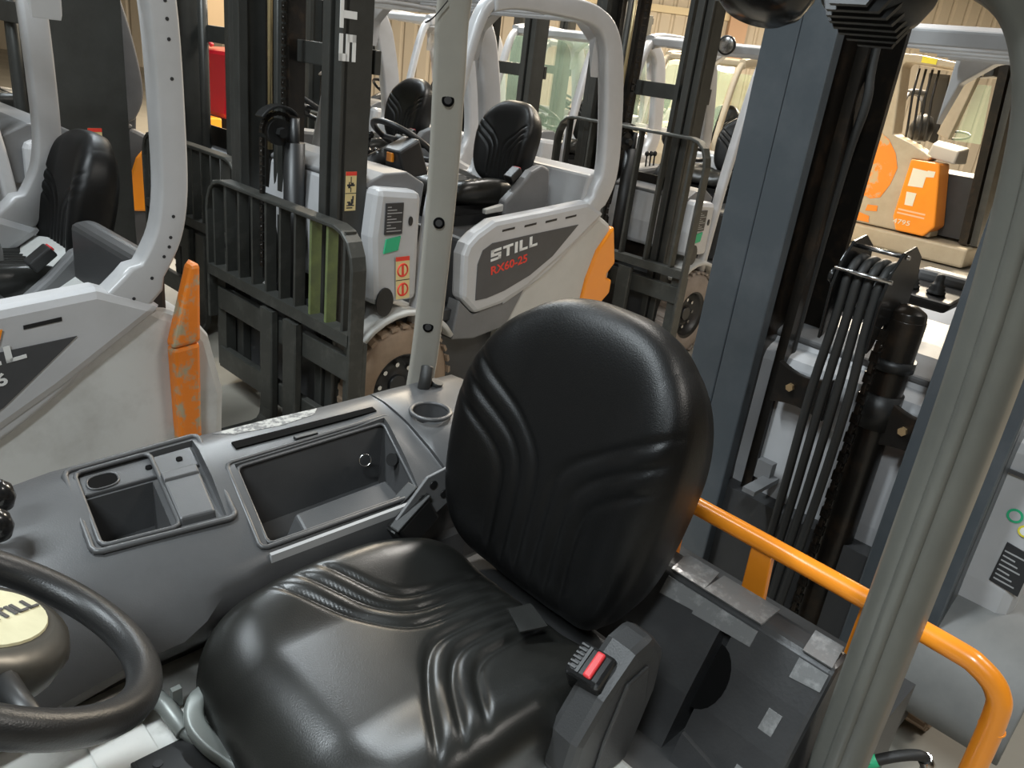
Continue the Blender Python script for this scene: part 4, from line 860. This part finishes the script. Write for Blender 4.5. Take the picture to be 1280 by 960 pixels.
bt_ = flatx('battery_cover', [(-3.77, 1.17), (-3.42, 1.17), (-3.25, .43), (-3.35, .29), (-3.70, .29), (-3.78, .45)], -10.98, -10.62, orange, label='orange battery cover', bev=.02)
flatx('paper_notice', [(-3.71, 1.07), (-3.53, 1.06), (-3.53, .86), (-3.71, .85)], -10.625, -10.615, paper, bt_, 'white paper notice'); flatx('paper_notice', [(-3.53, 1.07), (-3.44, 1.07), (-3.44, 1.0), (-3.53, .99)], -10.625, -10.615, paper, bt_)
flatx('paper_notice', [(-3.70, .78), (-3.58, .78), (-3.58, .62), (-3.68, .62)], -10.625, -10.615, paper, bt_, 'white paper notice')
text('lettering', '4795', .085, Vector((11.1-10.617, 3.7-3.76, .375)), (0, 1, .02), (0, 0, 1), paper, bt_, sx=1.3)
for i in range(2): flatx('print_line', [(-3.74, .50+.045*i), (-3.40, .495+.045*i), (-3.40, .515+.045*i), (-3.74, .52+.045*i)], -10.625, -10.617, mat('pale_orange_print', (.85, .5, .3), .5), bt_)
flatx('roof_beam', [(-3.60, 2.31), (-3.30, 2.29), (-3.30, 2.19), (-3.60, 2.23)], -11.0, -10.75, beige, bev=.01)
for xx in (-11.0, -11.3, -11.6, -11.9): flatx('roof_bar', [(-4.25, 2.27), (-3.35, 2.21), (-3.35, 2.25), (-4.25, 2.31)], xx-.05, xx, beige)
flatx('yellow_marking', [(-4.02, 2.345), (-3.84, 2.330), (-3.84, 2.265), (-4.02, 2.275)], -10.702, -10.692, yellows, label='yellow marking on the roof edge')
flatx('guard_pillar', [(-3.34, 2.23), (-3.44, 2.23), (-3.60, 1.50), (-3.45, 1.45)], -10.85, -10.72, beige, bev=.01)
flatx('side_window', [(-3.34, 2.10), (-3.19, 2.10), (-3.10, 1.45), (-3.42, 1.45)], -10.80, -10.79, glass, label='green tinted side window')
flatx('mast_rail', [(-3.20, 2.55), (-3.10, 2.55), (-2.88, .28), (-2.98, .28)], -11.2, -10.8, greasy)
flatx('mast_rail', [(-3.08, 2.55), (-3.0, 2.55), (-2.78, .28), (-2.86, .28)], -11.2, -10.85, mastm)
mh_ = flatx('motor_hood', [(-3.44, 2.30), (-3.42, 2.40), (-3.36, 2.45), (-3.22, 2.43), (-3.20, 2.20), (-3.42, 2.16)], -11.0, -10.76, blackp, bev=.02)
wide_word('lettering', 'STILL', .035, Vector((11.1-10.758, 3.7-3.42, 2.31)), (0, 1, -.05), (0, 0, 1), white, mh_)
obj('orange_beacon', mr().lathe([(.05, 0), (.06, .05), (.04, .11), (0, .12)], (-10.76, -3.5, 2.08), 'z', 16), orange, rt, 'orange beacon lamp')
for i in range(4): obj('cab_tube', mr().tube([(-11.0, -4.13+.08*i, 2.22), (-11.0, -4.12+.08*i, 1.9), (-11.0, -4.06+.08*i, 1.5), (-11.0, -4.05+.08*i, 1.38)], .016, 8), blackp, rt)
flatx('cab_back', [(-4.2, 2.2), (-3.95, 2.2), (-3.85, 1.35), (-4.08, 1.4)], -11.6, -11.55, blackp)
obj('cab_seat', mr().lathe([(.02, 0), (.13, .04), (.15, .18), (.10, .32), (0, .36)], (-11.25, -3.98, 1.35), 'z', 16, caps=True), blackp, rt)
obj('dash_box', mr().hexa([(-11.2, -3.75, 1.22), (-11.2, -3.30, 1.18), (-10.75, -3.30, 1.18), (-10.75, -3.65, 1.22)], [(-11.2, -3.72, 1.42), (-11.2, -3.32, 1.38), (-10.85, -3.32, 1.34), (-10.85, -3.65, 1.38)]), mat('dusty_grey', (.28, .26, .23), .5), rt, bev=.02)
obj('battery_box', mr().box((-11.9, -3.7, .3), (-11.0, -2.95, 1.05)), cabdark, rt)
obj('steering_wheel', mr().torus((-11.3, -3.55, 1.5), .15, .015, (.3, 0, 1), 24, 6), blackp, rt)
# ------------------------------------------------------------------ things at the back left and right
rd = thing('tow_tractor', 'red tractor beyond the load backrest at upper left', 'tractor', frame_pt(229, -4.9, -10.3), math.radians(229))
o9 = off(4.9, 10.3)
obj('hood', off(4.9, 10.3).hexa([(-5.0, -11.3, .6), (-5.0, -9.6, .6), (-6.6, -9.6, .6), (-6.6, -11.3, .6)], [(-5.15, -11.2, 1.37), (-5.15, -9.7, 1.40), (-6.5, -9.7, 1.42), (-6.5, -11.2, 1.42)]), redpaint, rd, 'glossy dark red hood', bev=.06)
obj('hood_stripe', off(4.9, 10.3).hexa([(-5.005, -10.86, .7), (-5.005, -10.80, .7), (-5.03, -10.80, .7), (-5.03, -10.86, .7)], [(-5.14, -11.0, 1.33), (-5.14, -10.93, 1.33), (-5.16, -10.93, 1.33), (-5.16, -11.0, 1.33)]), blackp, rd)
obj('front_frame', off(4.9, 10.3).box((-4.95, -11.3, .15), (-4.75, -9.6, .62)), orange, rd, 'orange front frame', bev=.02)
obj('side_guard', off(4.9, 10.3).box((-4.95, -11.25, .62), (-4.88, -11.08, 1.3)), orange, rd, 'orange side guard', bev=.02)
obj('mirror_arm', off(4.9, 10.3).tube(cr([(-5.3, -10.7, 1.42), (-5.2, -10.6, 1.55), (-5.15, -10.4, 1.56), (-5.2, -10.3, 1.42)]), .03, 8), redpaint, rd)
for s in (-11.1, -9.8):
    w_ = obj('wheel', off(4.9, 10.3).cyl((-5.8, s-.12, .35), .35, .24, 'y', 28), tyrek, rd)
bd = obj('notice_board', MB().box((0, 0, 0), (.06, 3.2, 2.6)), wall_p, None); bd.location = frame_pt(229, -7.0, -15.2, 1.55); bd.rotation_euler = (0, 0, math.radians(229+20))
bl = obj('board_post', MB().box((.0, .1, -1.55), (.06, .2, 0)), blackp, bd); obj('board_post', MB().box((.0, 3.0, -1.55), (.06, 3.1, 0)), blackp, bd)
tag(bd, 'large plain beige board above the red tractor', 'board')
